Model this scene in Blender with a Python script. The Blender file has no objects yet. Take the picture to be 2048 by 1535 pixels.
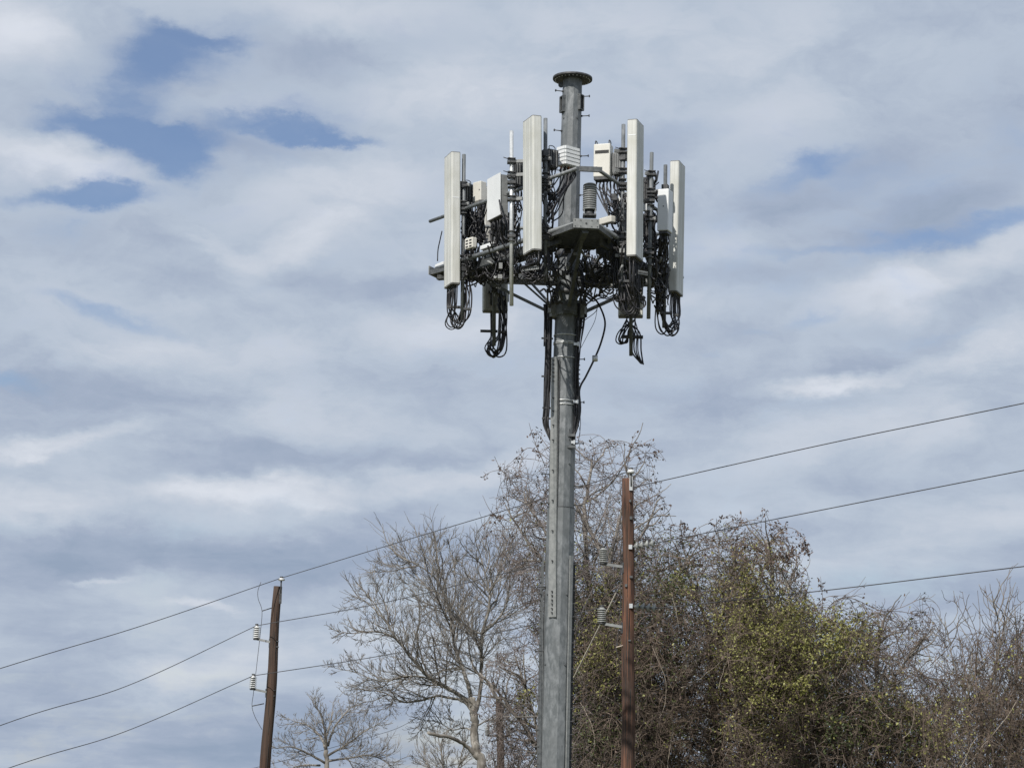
import bpy, bmesh, math, random
import numpy as np
from mathutils import Vector, Matrix

# ------------------------------------------------------------------ camera, world, sun
scn = bpy.context.scene
COL = scn.collection
FPX = 4400.0                      # focal length in pixels of the 2048 px wide photograph
PITCH, ROLL = math.radians(10.5), 0.022
EYE = Vector((0, 0, 2.0))
fwd = Vector((0, math.cos(PITCH), math.sin(PITCH)))
up0 = Vector((0, -math.sin(PITCH), math.cos(PITCH)))
rt0 = Vector((1, 0, 0))
camu = up0 * math.cos(ROLL) - rt0 * math.sin(ROLL)
camr = rt0 * math.cos(ROLL) + up0 * math.sin(ROLL)
cam_d = bpy.data.cameras.new('camera')
cam = bpy.data.objects.new('camera', cam_d)
COL.objects.link(cam)
cam.matrix_world = Matrix(((camr.x, camu.x, -fwd.x, EYE.x), (camr.y, camu.y, -fwd.y, EYE.y),
                           (camr.z, camu.z, -fwd.z, EYE.z), (0, 0, 0, 1)))
cam_d.sensor_width = 36
cam_d.lens = 36 * FPX / 2048
cam_d.clip_start = 0.5
cam_d.clip_end = 9000
scn.camera = cam
scn.render.resolution_x, scn.render.resolution_y = 1024, 767
scn.view_settings.view_transform = 'Standard'
scn.view_settings.look = 'None'
scn.view_settings.exposure = 0
scn.view_settings.gamma = 1
scn.view_settings.use_curve_mapping = False

def ray(px, py):
    return fwd + camr * ((px - 1024) / FPX) + camu * ((767.5 - py) / FPX)
def P(px, py, y):
    """world point where the sight line of a photograph pixel meets the plane y"""
    d = ray(px, py)
    return EYE + d * (y / d.y)

SUN_EL, SUN_AZ = math.radians(44), math.radians(27)
TO_SUN = Vector((-math.sin(SUN_AZ) * math.cos(SUN_EL), -math.cos(SUN_AZ) * math.cos(SUN_EL), math.sin(SUN_EL)))

world = bpy.data.worlds.new("World")
scn.world = world
world.use_nodes = True
wn, wl = world.node_tree.nodes, world.node_tree.links
wn.clear()
def N(kind, **kw):
    n = wn.new(kind)
    for k, v in kw.items():
        setattr(n, k, v)
    return n
def plug(sock, v):
    if isinstance(v, (int, float)):
        sock.default_value = v
    elif isinstance(v, (tuple, list)):
        sock.default_value = v
    else:
        wl.new(v, sock)
def M(op, a, b=0.0, c=0.0, clamp=False):
    n = N('ShaderNodeMath', operation=op, use_clamp=clamp)
    plug(n.inputs[0], a); plug(n.inputs[1], b); plug(n.inputs[2], c)
    return n.outputs[0]
def MR(v, a, b, c, d, interp='SMOOTHSTEP'):
    n = N('ShaderNodeMapRange', interpolation_type=interp)
    plug(n.inputs[0], v)
    for i, x in enumerate((a, b, c, d)):
        n.inputs[i + 1].default_value = x
    return n.outputs[0]
def MIX(f, a, b):
    n = N('ShaderNodeMix', data_type='RGBA')
    plug(n.inputs[0], f); plug(n.inputs[6], a); plug(n.inputs[7], b)
    return n.outputs[2]
def NOISE(vec, scale, detail, rough=0.5, w=None, dist=0.0):
    n = N('ShaderNodeTexNoise')
    plug(n.inputs['Vector'], vec)
    n.inputs['Scale'].default_value = scale
    n.inputs['Detail'].default_value = detail
    n.inputs['Roughness'].default_value = rough
    n.inputs['Distortion'].default_value = dist
    return n
def COMB(x, y, z=0.0):
    n = N('ShaderNodeCombineXYZ')
    plug(n.inputs[0], x); plug(n.inputs[1], y); plug(n.inputs[2], z)
    return n.outputs[0]
def VM(op, a, b):
    n = N('ShaderNodeVectorMath', operation=op)
    plug(n.inputs[0], a); plug(n.inputs[1], b)
    return n.outputs[1] if op == 'LENGTH' else n.outputs[0]

tc = N('ShaderNodeTexCoord')
sep = N('ShaderNodeSeparateXYZ')
wl.new(tc.outputs['Generated'], sep.inputs[0])
X, Y, Z = sep.outputs
zc = M('MAXIMUM', Z, -0.02)
den = M('ADD', zc, 0.16)
plane = COMB(M('DIVIDE', X, den), M('DIVIDE', Y, den))           # clouds lie in a layer overhead
az = M('ARCTAN2', X, Y)
el = M('ARCSINE', Z)
uv = COMB(M('MULTIPLY', az, 4.4), M('MULTIPLY', el, 4.4))        # sky angles, 1 unit = 1/4.4 rad
def sky_uv(px, py):
    d = ray(px, py).normalized()
    return math.atan2(d.x, d.y) * 4.4, math.asin(d.z) * 4.4
wn1 = NOISE(plane, 2.2, 7, 0.55)
wn2 = NOISE(VM('MULTIPLY', uv, (5.0, 9.0, 1)), 1.0, 6, 0.62)
warp = VM('ADD', VM('MULTIPLY', VM('SUBTRACT', wn1.outputs[1], (.5, .5, .5)), (.12, .07, 0)),
          VM('MULTIPLY', VM('SUBTRACT', wn2.outputs[1], (.5, .5, .5)), (.17, .12, 0)))
uvw = VM('ADD', uv, warp)
def blobs(items):
    acc = None
    for (px, py, rx, ry, ang, amp) in items:
        u, v = sky_uv(px, py)
        mp = N('ShaderNodeMapping', vector_type='TEXTURE')
        wl.new(uvw, mp.inputs[0])
        mp.inputs[1].default_value = (u, v, 0)
        mp.inputs[2].default_value = (0, 0, math.radians(ang))
        mp.inputs[3].default_value = (rx * 1.35 / 1000, ry * 1.35 / 1000, 1)
        b = MR(VM('LENGTH', mp.outputs[0], (0, 0, 0)), 0.0, 1.0, amp, 0.0, 'SMOOTHERSTEP')
        acc = b if acc is None else M('ADD', acc, b)
    return acc
BLUE = [(300, 260, 330, 190, 0, .42), (1750, 430, 420, 150, 15, .22), (560, 270, 300, 90, 0, .25), (235, 262, 150, 42, -8, 1.25), (345, 318, 95, 62, -20, 1.1), (380, 275, 120, 40, 0, .7), (170, 398, 170, 30, 3, .95), (215, 400, 90, 40, 0, .5),
        (320, 110, 150, 62, 0, .95), (390, 75, 160, 26, -10, .6), (260, 190, 90, 60, 30, .45), (590, 258, 260, 22, -4, .62), (700, 275, 130, 13, 0, .4),
        (240, 628, 190, 26, -10, .48), (120, 470, 120, 45, 0, .3), (1590, 345, 170, 36, 18, .55), (1700, 330, 120, 40, 0, .3),
        (1930, 470, 230, 34, 14, .85), (1790, 480, 130, 26, 0, .4), (1650, 505, 210, 16, 0, .34), (25, 770, 90, 30, 0, .6), (1620, 655, 90, 22, 10, .4),
        (1515, 675, 50, 22, 0, .45), (1425, 715, 50, 18, 0, .35), (1900, 670, 130, 18, 5, .4), (650, 545, 180, 25, 20, .2), (1270, 290, 260, 40, 10, .3),
        (880, 1480, 380, 90, 0, .28), (1850, 1150, 300, 60, 5, .22), (80, 230, 60, 25, 0, .3), (2010, 250, 90, 120, 0, .3), (480, 60, 140, 40, 0, .3)]
LIGHT = [(130, 325, 230, 55, -16, .95), (30, 60, 110, 90, 0, .7), (700, 25, 260, 60, 0, .5), (930, 190, 260, 90, 0, .55), (1150, 60, 300, 100, 0, .35),
         (700, 350, 300, 90, 15, .45), (440, 215, 200, 45, 0, .35), (620, 480, 220, 50, 28, .5), (420, 490, 130, 30, -20, .35), (900, 660, 220, 60, 0, .5),
         (1480, 110, 260, 60, 20, .25), (1880, 560, 330, 60, 17, .75), (2000, 690, 200, 60, 15, .6), (1680, 765, 200, 26, 6, .8), (1500, 250, 260, 60, 20, .3),
         (1450, 480, 120, 50, 0, .35), (60, 895, 130, 28, 10, .8), (240, 870, 160, 24, 5, .5), (480, 985, 250, 42, 0, .8), (860, 960, 300, 40, 12, .55),
         (90, 1010, 200, 55, 0, .5), (420, 730, 350, 60, 15, .3), (1700, 880, 360, 70, 5, .35), (210, 1163, 70, 10, 0, .5), (400, 1225, 90, 16, 0, .6),
         (250, 700, 220, 35, 10, .3), (350, 1340, 260, 60, 10, .35), (1950, 1050, 260, 50, 5, .3), (560, 830, 260, 60, 0, .3), (1350, 620, 200, 50, 0, .3)]
DARK = [(600, 920, 420, 40, 3, .5), (250, 1100, 420, 70, 0, .75), (800, 1120, 420, 80, 0, .35), (500, 1490, 600, 110, 0, .6), (1600, 400, 330, 60, 15, .4),
        (1850, 430, 260, 60, 15, .5), (1500, 560, 250, 40, 0, .25), (1780, 720, 220, 30, 10, .3), (1500, 800, 300, 40, 0, .35), (1850, 1180, 360, 60, 0, .5),
        (120, 780, 240, 60, 0, .45), (1300, 300, 240, 50, 10, .35), (60, 1400, 300, 90, 0, .3), (480, 560, 260, 40, 0, .2), (820, 560, 260, 30, 15, .25),
        (620, 130, 200, 50, 0, .3), (560, 300, 200, 30, 0, .2)]
fb = NOISE(plane, 1.5, 9, 0.56)
fc = NOISE(VM('ADD', plane, (11.3, 4.2, 0)), 3.4, 8, 0.6, dist=0.4)
fd = NOISE(VM('ADD', VM('MULTIPLY', uvw, (1.0, 1.9, 1)), (3.3, 7.2, 0)), 3.6, 9, 0.62, dist=0.35)
nb = M('SUBTRACT', fb.outputs[0], 0.5)
nc = M('SUBTRACT', fc.outputs[0], 0.5)
nd = M('SUBTRACT', fd.outputs[0], 0.5)
bl = M('ADD', blobs(BLUE), M('ADD', M('MULTIPLY', nc, 1.2), M('MULTIPLY', nd, 1.9)))
holes = MR(bl, 0.0, 1.18, 0.0, 1.0, 'SMOOTHSTEP')
br = M('SUBTRACT', blobs(LIGHT), blobs(DARK))
br = M('ADD', M('MULTIPLY', br, 0.85), M('ADD', M('MULTIPLY', nb, 1.1), M('ADD', M('MULTIPLY', nc, 1.1), M('MULTIPLY', nd, 1.45))))
ramp = N('ShaderNodeValToRGB')
wl.new(MR(br, -0.75, 0.85, 0.0, 1.0, 'LINEAR'), ramp.inputs[0])
cr = ramp.color_ramp
cr.elements[0].position = 0.0
cr.elements[0].color = (0.300, 0.375, 0.500, 1)
cr.elements[1].position = 1.0
cr.elements[1].color = (0.74, 0.775, 0.845, 1)
for pos, c in ((0.25, (0.375, 0.442, 0.565, 1)), (0.5, (0.475, 0.545, 0.650, 1)), (0.74, (0.585, 0.635, 0.720, 1))):
    e = cr.elements.new(pos)
    e.color = c
sky = N('ShaderNodeTexSky', sky_type='NISHITA')
sky.sun_disc = False
sky.sun_elevation = SUN_EL
sky.sun_rotation = math.atan2(TO_SUN.x, TO_SUN.y) % (2 * math.pi)
sky.air_density = 1.3
sky.dust_density = 0.3
bg_sky = N('ShaderNodeBackground')
wl.new(VM('MULTIPLY', sky.outputs[0], (.86, .95, 1.22)), bg_sky.inputs[0])   # the photograph's cool white balance
bg_sky.inputs[1].default_value = 0.075
bg_cl = N('ShaderNodeBackground')
wl.new(ramp.outputs[0], bg_cl.inputs[0])
bg_cl.inputs[1].default_value = 1.0
mx = N('ShaderNodeMixShader')
wl.new(MR(holes, 0, 1, 1.0, 0.14, 'LINEAR'), mx.inputs[0])
wl.new(bg_sky.outputs[0], mx.inputs[1])
wl.new(bg_cl.outputs[0], mx.inputs[2])
wo = N('ShaderNodeOutputWorld')
wl.new(mx.outputs[0], wo.inputs[0])
world.cycles.sampling_method = 'MANUAL'
world.cycles.sample_map_resolution = 512

sd = bpy.data.lights.new('sun', 'SUN')
sd.energy = 4.9
sd.angle = math.radians(0.6)
sd.color = (1.0, 0.95, 0.88)
so = bpy.data.objects.new('sun', sd)
COL.objects.link(so)
so.rotation_euler = TO_SUN.to_track_quat('Z', 'Y').to_euler()
so.location = (-40, -40, 60)

# ------------------------------------------------------------------ materials
def mat(name, c, c2=None, scale=6.0, rough=0.6, metal=0.0, stretch=(1, 1, 1), bump=0.0, detail=6, lo=0.35, hi=0.65, spec=0.5, c3=None, scale3=1.0, back=0.0):
    m = bpy.data.materials.new(name)
    m.use_nodes = True
    nt = m.node_tree
    b = nt.nodes['Principled BSDF']
    b.inputs['Roughness'].default_value = rough
    b.inputs['Metallic'].default_value = metal
    b.inputs['Specular IOR Level'].default_value = spec
    b.inputs['Base Color'].default_value = (*c, 1)
    if c2 is not None:
        t = nt.nodes.new('ShaderNodeTexCoord')
        mp = nt.nodes.new('ShaderNodeMapping')
        mp.inputs[3].default_value = stretch
        nt.links.new(t.outputs['Object'], mp.inputs[0])
        n = nt.nodes.new('ShaderNodeTexNoise')
        n.inputs['Scale'].default_value = scale
        n.inputs['Detail'].default_value = detail
        n.inputs['Roughness'].default_value = 0.62
        nt.links.new(mp.outputs[0], n.inputs['Vector'])
        r = nt.nodes.new('ShaderNodeValToRGB')
        r.color_ramp.elements[0].position = lo
        r.color_ramp.elements[1].position = hi
        r.color_ramp.elements[0].color = (*c, 1)
        r.color_ramp.elements[1].color = (*c2, 1)
        nt.links.new(n.outputs[0], r.inputs[0])
        out = r.outputs[0]
        if c3 is not None:
            n3 = nt.nodes.new('ShaderNodeTexNoise')
            n3.inputs['Scale'].default_value = scale3
            n3.inputs['Detail'].default_value = 5
            nt.links.new(t.outputs['Object'], n3.inputs['Vector'])
            mr = nt.nodes.new('ShaderNodeMapRange')
            mr.inputs[1].default_value = 0.42
            mr.inputs[2].default_value = 0.68
            nt.links.new(n3.outputs[0], mr.inputs[0])
            mxx = nt.nodes.new('ShaderNodeMix')
            mxx.data_type = 'RGBA'
            nt.links.new(mr.outputs[0], mxx.inputs[0])
            nt.links.new(out, mxx.inputs[6])
            mxx.inputs[7].default_value = (*c3, 1)
            out = mxx.outputs[2]
        nt.links.new(out, b.inputs['Base Color'])
        if bump:
            bp = nt.nodes.new('ShaderNodeBump')
            bp.inputs['Strength'].default_value = bump
            bp.inputs['Distance'].default_value = 0.02
            nt.links.new(n.outputs[0], bp.inputs['Height'])
            nt.links.new(bp.outputs[0], b.inputs['Normal'])
    return m

GALV = mat('galvanised_steel', (.105, .117, .124), (.20, .214, .225), 13, .55, .15, (1, 1, .45), .3, lo=.4, hi=.6, c3=(.125, .136, .142), scale3=2.2)
GALV_D = mat('weathered_galvanised_steel', (.060, .067, .072), (.125, .133, .138), 12, .6, .2)
GALV_B = mat('bright_galvanised_steel', (.50, .52, .53), (.66, .68, .69), 14, .38, .45)
PLATE = mat('pale_zinc_plate', (.165, .175, .175), (.25, .26, .258), 14, .5, .15)
DARKM = mat('dark_bracket_metal', (.03, .032, .035), (.09, .092, .095), 15, .55, .3)
CREAM = mat('aged_fibreglass', (.44, .45, .425), (.60, .61, .59), 4.0, .5, 0, (7, 7, .30), .0, lo=.3, hi=.6, c3=(.45, .455, .415), scale3=1.6)
CREAM_B = mat('grey_antenna_back', (.27, .27, .26), (.36, .36, .34), 5, .5)
TRIM = mat('dark_grey_end_cap', (.12, .12, .12), (.17, .17, .16), 9, .6)
WHITE = mat('white_painted_metal', (.64, .66, .67), (.71, .73, .74), 3, .4)
IVORY = mat('ivory_painted_metal', (.56, .55, .50), (.63, .62, .58), 4, .45)
GREYP = mat('grey_painted_metal', (.17, .178, .18), (.26, .27, .27), 6, .5)
BLACK = mat('black_rubber', (.012, .012, .014), (.022, .022, .026), 20, .45)
RECESS = mat('recess_shade_black', (.02, .02, .02), (.03, .03, .03), 8, .7)  # near-black colour stands for the shade inside openings, slots and cracks
ORANGE = mat('orange_connector_cap', (.32, .09, .03), (.40, .13, .05), 9, .6)
WOOD = mat('creosoted_pine', (.026, .013, .009), (.190, .088, .054), 4, .9, 0, (4.0, 4.0, .14), .9, lo=.42, hi=.60, c3=(.060, .038, .028), scale3=1.1)
WOOD_D = mat('dark_creosoted_pine', (.020, .012, .009), (.085, .048, .032), 4, .9, 0, (4.5, 4.5, .16), .8, lo=.38, hi=.62, c3=(.065, .045, .035), scale3=.6)
PORC_G = mat('grey_porcelain', (.20, .21, .205), (.30, .31, .30), 8, .22)
PORC_W = mat('white_porcelain', (.50, .51, .51), (.60, .61, .61), 8, .2)
WIRE = mat('weathered_aluminium_wire', (.05, .05, .055), (.09, .09, .095), 3, .6, .2)
GUARD = mat('pale_yellow_guy_guard', (.34, .31, .23), (.44, .41, .31), 5, .6)
GROUND = mat('rough_grass_ground', (.05, .065, .022), (.12, .115, .05), 1.5, .95, bump=.4, c3=(.10, .08, .045), scale3=.08)
BARK = mat('pale_grey_bark', (.12, .11, .095), (.38, .36, .33), 5, .9, 0, (3, 3, .8), .5, lo=.38, hi=.62, c3=(.11, .10, .085), scale3=2.0)
TWIG_G = mat('grey_twig_bark', (.10, .09, .08), (.27, .25, .225), 3, .9)
TWIG_R = mat('reddish_twig_bark', (.07, .055, .050), (.25, .215, .20), 2.2, .9)
TWIG_B = mat('brown_vine_bark', (.035, .026, .020), (.215, .165, .13), 2.2, .9)
TWIG_P = mat('pale_dry_vine', (.30, .25, .20), (.46, .40, .33), 2, .9)
LEAF_D = mat('dark_green_leaf', (.020, .032, .008), (.075, .092, .022), 1.2, .55)
LEAF_Y = mat('olive_green_leaf', (.12, .125, .030), (.29, .285, .085), 1.0, .6)
LEAF_P = mat('dry_brown_leaf', (.055, .038, .032), (.14, .10, .085), 1.0, .8)

# ------------------------------------------------------------------ object helpers
def tag(o, label=None, cat=None, group=None, kind=None):
    if label: o['label'] = label
    if cat: o['category'] = cat
    if group: o['group'] = group
    if kind: o['kind'] = kind
    return o
def thing(name, loc, label, cat, group=None, mtx=None):
    o = bpy.data.objects.new(name, None)
    COL.objects.link(o)
    o.empty_display_size = 0.3
    if mtx is not None: o.matrix_world = mtx
    else: o.location = loc
    o['_m'] = 0
    del o['_m']
    XF[o.name] = (mtx.inverted() if mtx is not None else Matrix.Translation(-Vector(loc)))
    return tag(o, label, cat, group)
XF = {}
def frame_of(v):
    v = v.normalized()
    a = Vector((0, 0, 1)) if abs(v.z) < .9 else Vector((1, 0, 0))
    u = v.cross(a).normalized()
    return u, v.cross(u).normalized()

class MB:
    def __init__(s): s.v, s.f, s.smooth = [], [], []
    def add(s, vs, fs, sm=False):
        b = len(s.v)
        s.v += [tuple(p) for p in vs]
        s.f += [tuple(b + i for i in f) for f in fs]
        s.smooth += [sm] * len(fs)
        return s
    def obox(s, o, x, y, z):
        """box from corner o along the three edge vectors"""
        o, x, y, z = Vector(o), Vector(x), Vector(y), Vector(z)
        vs = [o + x * i + y * j + z * k for k in (0, 1) for j in (0, 1) for i in (0, 1)]
        fs = [(0, 2, 3, 1), (4, 5, 7, 6), (0, 1, 5, 4), (1, 3, 7, 5), (3, 2, 6, 7), (2, 0, 4, 6)]
        if x.cross(y).dot(z) < 0: fs = [f[::-1] for f in fs]
        return s.add(vs, fs)
    def cbox(s, c, sx, sy, sz, X=Vector((1, 0, 0)), Y=Vector((0, 1, 0)), Z=Vector((0, 0, 1))):
        c = Vector(c)
        return s.obox(c - X * sx / 2 - Y * sy / 2 - Z * sz / 2, X * sx, Y * sy, Z * sz)
    def beam(s, a, b, w, h=None):
        """square section bar"""
        a, b = Vector(a), Vector(b)
        h = h or w
        u, v = frame_of(b - a)
        return s.obox(a - u * w / 2 - v * h / 2, u * w, v * h, b - a)
    def cyl(s, a, b, r, r2=None, n=10, caps=True, sm=True, ph=0.0):
        a, b = Vector(a), Vector(b)
        r2 = r if r2 is None else r2
        u, v = frame_of(b - a)
        vs = [a + (u * math.cos(t) + v * math.sin(t)) * r for t in [ph + 2 * math.pi * i / n for i in range(n)]]
        vs += [b + (u * math.cos(t) + v * math.sin(t)) * r2 for t in [ph + 2 * math.pi * i / n for i in range(n)]]
        s.add(vs, [(i, (i + 1) % n, n + (i + 1) % n, n + i) for i in range(n)], sm)
        if caps: s.add(vs, [tuple(range(n))[::-1], tuple(range(n, 2 * n))])
        return s
    def lathe(s, a, d, prof, n=16, sm=False):
        """profile of (distance along d, radius)"""
        a, d = Vector(a), Vector(d).normalized()
        u, v = frame_of(d)
        vs = []
        for (h, r) in prof:
            vs += [a + d * h + (u * math.cos(2 * math.pi * i / n) + v * math.sin(2 * math.pi * i / n)) * r for i in range(n)]
        fs = []
        for k in range(len(prof) - 1):
            fs += [(k * n + i, k * n + (i + 1) % n, (k + 1) * n + (i + 1) % n, (k + 1) * n + i) for i in range(n)]
        s.add(vs, fs, sm)
        return s.add(vs, [tuple(range(n))[::-1], tuple(range((len(prof) - 1) * n, len(prof) * n))])
    def tube(s, pts, r, n=6, taper=None):
        pts = [Vector(p) for p in pts]
        m = len(pts)
        u = None
        vs = []
        for i, p in enumerate(pts):
            t = (pts[min(i + 1, m - 1)] - pts[max(i - 1, 0)]).normalized()
            if u is None: u, _ = frame_of(t)
            u = (u - t * u.dot(t)).normalized()
            w = t.cross(u)
            rr = r[i] if isinstance(r, (list, tuple)) else r
            vs += [p + (u * math.cos(2 * math.pi * k / n) + w * math.sin(2 * math.pi * k / n)) * rr for k in range(n)]
        fs = [(i * n + k, i * n + (k + 1) % n, (i + 1) * n + (k + 1) % n, (i + 1) * n + k) for i in range(m - 1) for k in range(n)]
        s.add(vs, fs, True)
        return s.add(vs, [tuple(range(n))[::-1], tuple(range((m - 1) * n, m * n))])
    def build(s, name, m, parent=None, local=False):
        me = bpy.data.meshes.new(name)
        vs = s.v
        if parent is not None and not local:
            T = XF[parent.name]
            vs = [tuple(T @ Vector(p)) for p in vs]
        me.from_pydata(vs, [], s.f)
        me.materials.append(m)
        me.polygons.foreach_set('use_smooth', s.smooth)
        bm = bmesh.new(); bm.from_mesh(me)
        bmesh.ops.remove_doubles(bm, verts=bm.verts, dist=1e-6)
        bmesh.ops.recalc_face_normals(bm, faces=bm.faces)
        bm.to_mesh(me); bm.free()
        o = bpy.data.objects.new(name, me)
        COL.objects.link(o)
        if parent is not None:
            o.parent = parent
            XF[o.name] = Matrix.Identity(4) if local else XF[parent.name]
        else: XF[o.name] = Matrix.Identity(4)
        return o

def smooth_path(pts, k=5):
    """Catmull-Rom through the points"""
    pts = [Vector(p) for p in pts]
    q = [pts[0] * 2 - pts[1]] + pts + [pts[-1] * 2 - pts[-2]]
    out = []
    for i in range(1, len(q) - 2):
        a, b, c, d = q[i - 1], q[i], q[i + 1], q[i + 2]
        for j in range(k):
            t = j / k
            out.append(0.5 * ((2 * b) + (c - a) * t + (2 * a - 5 * b + 4 * c - d) * t * t + (3 * b - a - 3 * c + d) * t ** 3))
    out.append(pts[-1])
    return out

# ------------------------------------------------------------------ the ground
g = MB()
G = 24
ext = [-3000, -900, -300, -120, -60, -30, -12, 0, 12, 30, 60, 120, 300, 900, 3000]
rg = random.Random(5)
gv, gf = [], []
for j, y in enumerate(ext):
    for i, x in enumerate(ext):
        gv.append((x, y + 40, 0 if (abs(x) < 40 and abs(y) < 70) else rg.uniform(-.25, 0)))
n_ = len(ext)
for j in range(n_ - 1):
    for i in range(n_ - 1):
        gf.append((j * n_ + i, j * n_ + i + 1, (j + 1) * n_ + i + 1, (j + 1) * n_ + i))
g.add(gv, gf, True)
tag(g.build('ground', GROUND), kind='structure')

# ------------------------------------------------------------------ the monopole
D = 41.0
SHIFT = 0.0
def T(px, py, dy=0.0): return P(px, py, D + dy + SHIFT)
Ptop, Pbot = T(1144.7, 175), T(1108, 1535)
axis = (Ptop - Pbot).normalized()
base = Pbot - axis * (Pbot.z / axis.z)
def AX(z): return base + axis * (z / axis.z)
def zof(py, dy=0.0): return T(1130, py, dy).z
MPX = (T(1131, 700) - T(1130, 700)).length          # metres per pixel at the mast
prof = [(-2000, .27), (1535, .262), (1017, .262)]
mono = thing('monopole_tower', base, 'grey galvanised steel monopole with round flange on top carrying the antenna platform', 'tower')
z1 = zof(1016)
zt = T(1145, 160).z
m = MB()
m.cyl(AX(0.05), AX(z1), .300, .262, 12, sm=False, ph=.13)
m.build('lower_pole_section', GALV, mono)
m = MB()
zz = [(z1 - .5, .248), (z1 + .001, .2475), (zof(860), .243), (zof(640), .215), (zof(280), .197), (zt, .190)]
for (a, ra), (b, rb) in zip(zz[:-1], zz[1:]):
    m.cyl(AX(a), AX(b), ra, rb, 12, caps=False, sm=False, ph=.13)
m.build('upper_pole_section', GALV, mono)
m = MB(); m.cyl(AX(z1 - .004), AX(z1 + .010), .2665, .2665, 12, sm=False, ph=.13); m.build('slip_joint_shade', DARKM, mono)  # dark ring paints the shade line at the slip joint
for py in (1330, 1190, 930, 800, 560, 330, 240):
    z = zof(py); r = float(np.interp(z, [0, z1, z1 + .01, zof(860), zof(640), zof(280), zt], [.30, .262, .2475, .243, .215, .197, .19]))
    for a_ in (-.9, .55):
        c_ = AX(z) + Vector((math.sin(a_), -math.cos(a_), 0)) * (r + .001)
        MB().cyl(c_ - Vector((math.sin(a_), -math.cos(a_), 0)) * .01, c_ + Vector((math.sin(a_), -math.cos(a_), 0)) * .012, .016, n=8).build('step_socket', GALV_D, mono)
m = MB().cyl(AX(0), AX(.06), .55, .55, 24).build('base_plate', GALV_D, mono)
m = MB(); m.cyl(AX(zt), AX(zt + .045), .385, .385, 36)
fl = m.build('top_flange', DARKM, mono)
ux, uy = Vector((1, 0, 0)), Vector((0, 1, 0))
bm_ = MB()
for i in range(28):
    t = 2 * math.pi * i / 28
    c = AX(zt) + (ux * math.cos(t) + uy * math.sin(t)) * .335
    MB().cyl(c - axis * .014, c + axis * .002, .013, n=8).build('flange_bolt', GALV_B, fl)
# lifting ear, ports and step bolts
def side(py, s, extra=0.0):
    z = zof(py)
    r = np.interp(z, [0, z1, z1 + .01, zof(860), zof(640), zof(280), zt], [.30, .262, .2475, .243, .215, .197, .19]) + extra
    return AX(z) + ux * r * s, r
p_, _ = side(170, -1)
m = MB(); m.cyl(p_ + Vector((-.03, -.012, 0)), p_ + Vector((-.03, .012, 0)), .055, n=14); m.cbox(p_ + Vector((.02, 0, 0)), .1, .022, .09); m.build('lifting_ear', GALV_D, mono)
for py, s in ((185, -1), (264, -1), (343, -1), (194, 1), (233, 1), (313, 1), (391, 1), (719, 1), (805, 1), (887, 1), (972, 1), (1010, 1), (1008, -1), (950, -1), (1303, -1), (1175, -1), (1235, 1), (640, -1)):
    a, r = side(py, s)
    d = Vector((s, -.25 if s > 0 else -.35, 0)).normalized()
    c0 = AX(a.z) + d * (r - .01)
    L = .155
    m = MB()
    m.cyl(c0, c0 + d * L, .0095, n=6); m.cyl(c0 + d * L, c0 + d * (L + .015), .026, n=8); m.cyl(c0, c0 + d * .03, .02, n=6)
    m.build('step_bolt', DARKM, mono)
def port(px, py0, py1, w, yaw):
    """hand-hole with a raised rim"""
    z0, z2 = zof(py1), zof(py0)
    c = AX((z0 + z2) / 2)
    n = Vector((math.sin(yaw), -math.cos(yaw), 0)); t = Vector((math.cos(yaw), math.sin(yaw), 0))
    r = .20
    h = z2 - z0
    m = MB()
    for sx in (-1, 1): m.cbox(c + n * (r + .0) + t * sx * w / 2, .022, .07, h, t, n)
    for sz in (-1, 1): m.cbox(c + n * (r + .0) + Vector((0, 0, sz * h / 2)), w + .022, .066, .022, t, n)
    o = m.build('port_rim', GALV_D, mono)
    MB().cbox(c + n * (r - .014), w - .02, .03, h - .02, t, n).build('port_opening', RECESS, o)
port(1157, 193, 222, .13, math.radians(58))
port(1123, 196, 226, .13, math.radians(-66))
port(1147, 862, 882, .15, math.radians(48))
# reinforcement plate with bolts
def plate(pya, pyb, pxa, pxb, w, m_, name, r_extra=.012, th=.02):
    zA, zB = zof(pya), zof(pyb)
    a, b = AX(zA), AX(zB)
    def rr(z): return np.interp(z, [0, z1, z1 + .01, zof(860), zof(640)], [.30, .262, .2475, .243, .215])
    ang_a = math.asin(max(-1, min(1, (T(pxa, pya).x - a.x) / rr(zA))))
    ang_b = math.asin(max(-1, min(1, (T(pxb, pyb).x - b.x) / rr(zB))))
    na, nb_ = Vector((math.sin(ang_a), -math.cos(ang_a), 0)), Vector((math.sin(ang_b), -math.cos(ang_b), 0))
    ta, tb = Vector((math.cos(ang_a), math.sin(ang_a), 0)), Vector((math.cos(ang_b), math.sin(ang_b), 0))
    pa, pb = a + na * (max(rr(zA), rr(zB)) + r_extra), b + nb_ * (rr(zB) + r_extra)
    vs = []
    for (p, t, n) in ((pb, tb, nb_), (pa, ta, na)):
        vs += [p - t * w / 2 - n * th, p + t * w / 2 - n * th, p + t * w / 2 + n * th / 2, p - t * w / 2 + n * th / 2]
    o = MB().add(vs, [(0, 1, 2, 3), (4, 5, 6, 7), (0, 1, 5, 4), (1, 2, 6, 5), (2, 3, 7, 6), (3, 0, 4, 7)]).build(name, m_, mono)
    def at(py, off=0.0):
        z = zof(py); k = (z - zB) / (zA - zB)
        n = nb_.lerp(na, k).normalized(); t = tb.lerp(ta, k)
        return pb.lerp(pa, k) + n * th / 2 + t * off, n
    return o, at
pl, at = plate(718, 1236, 1113, 1104.5, .155, PLATE, 'reinforcement_plate')
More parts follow.
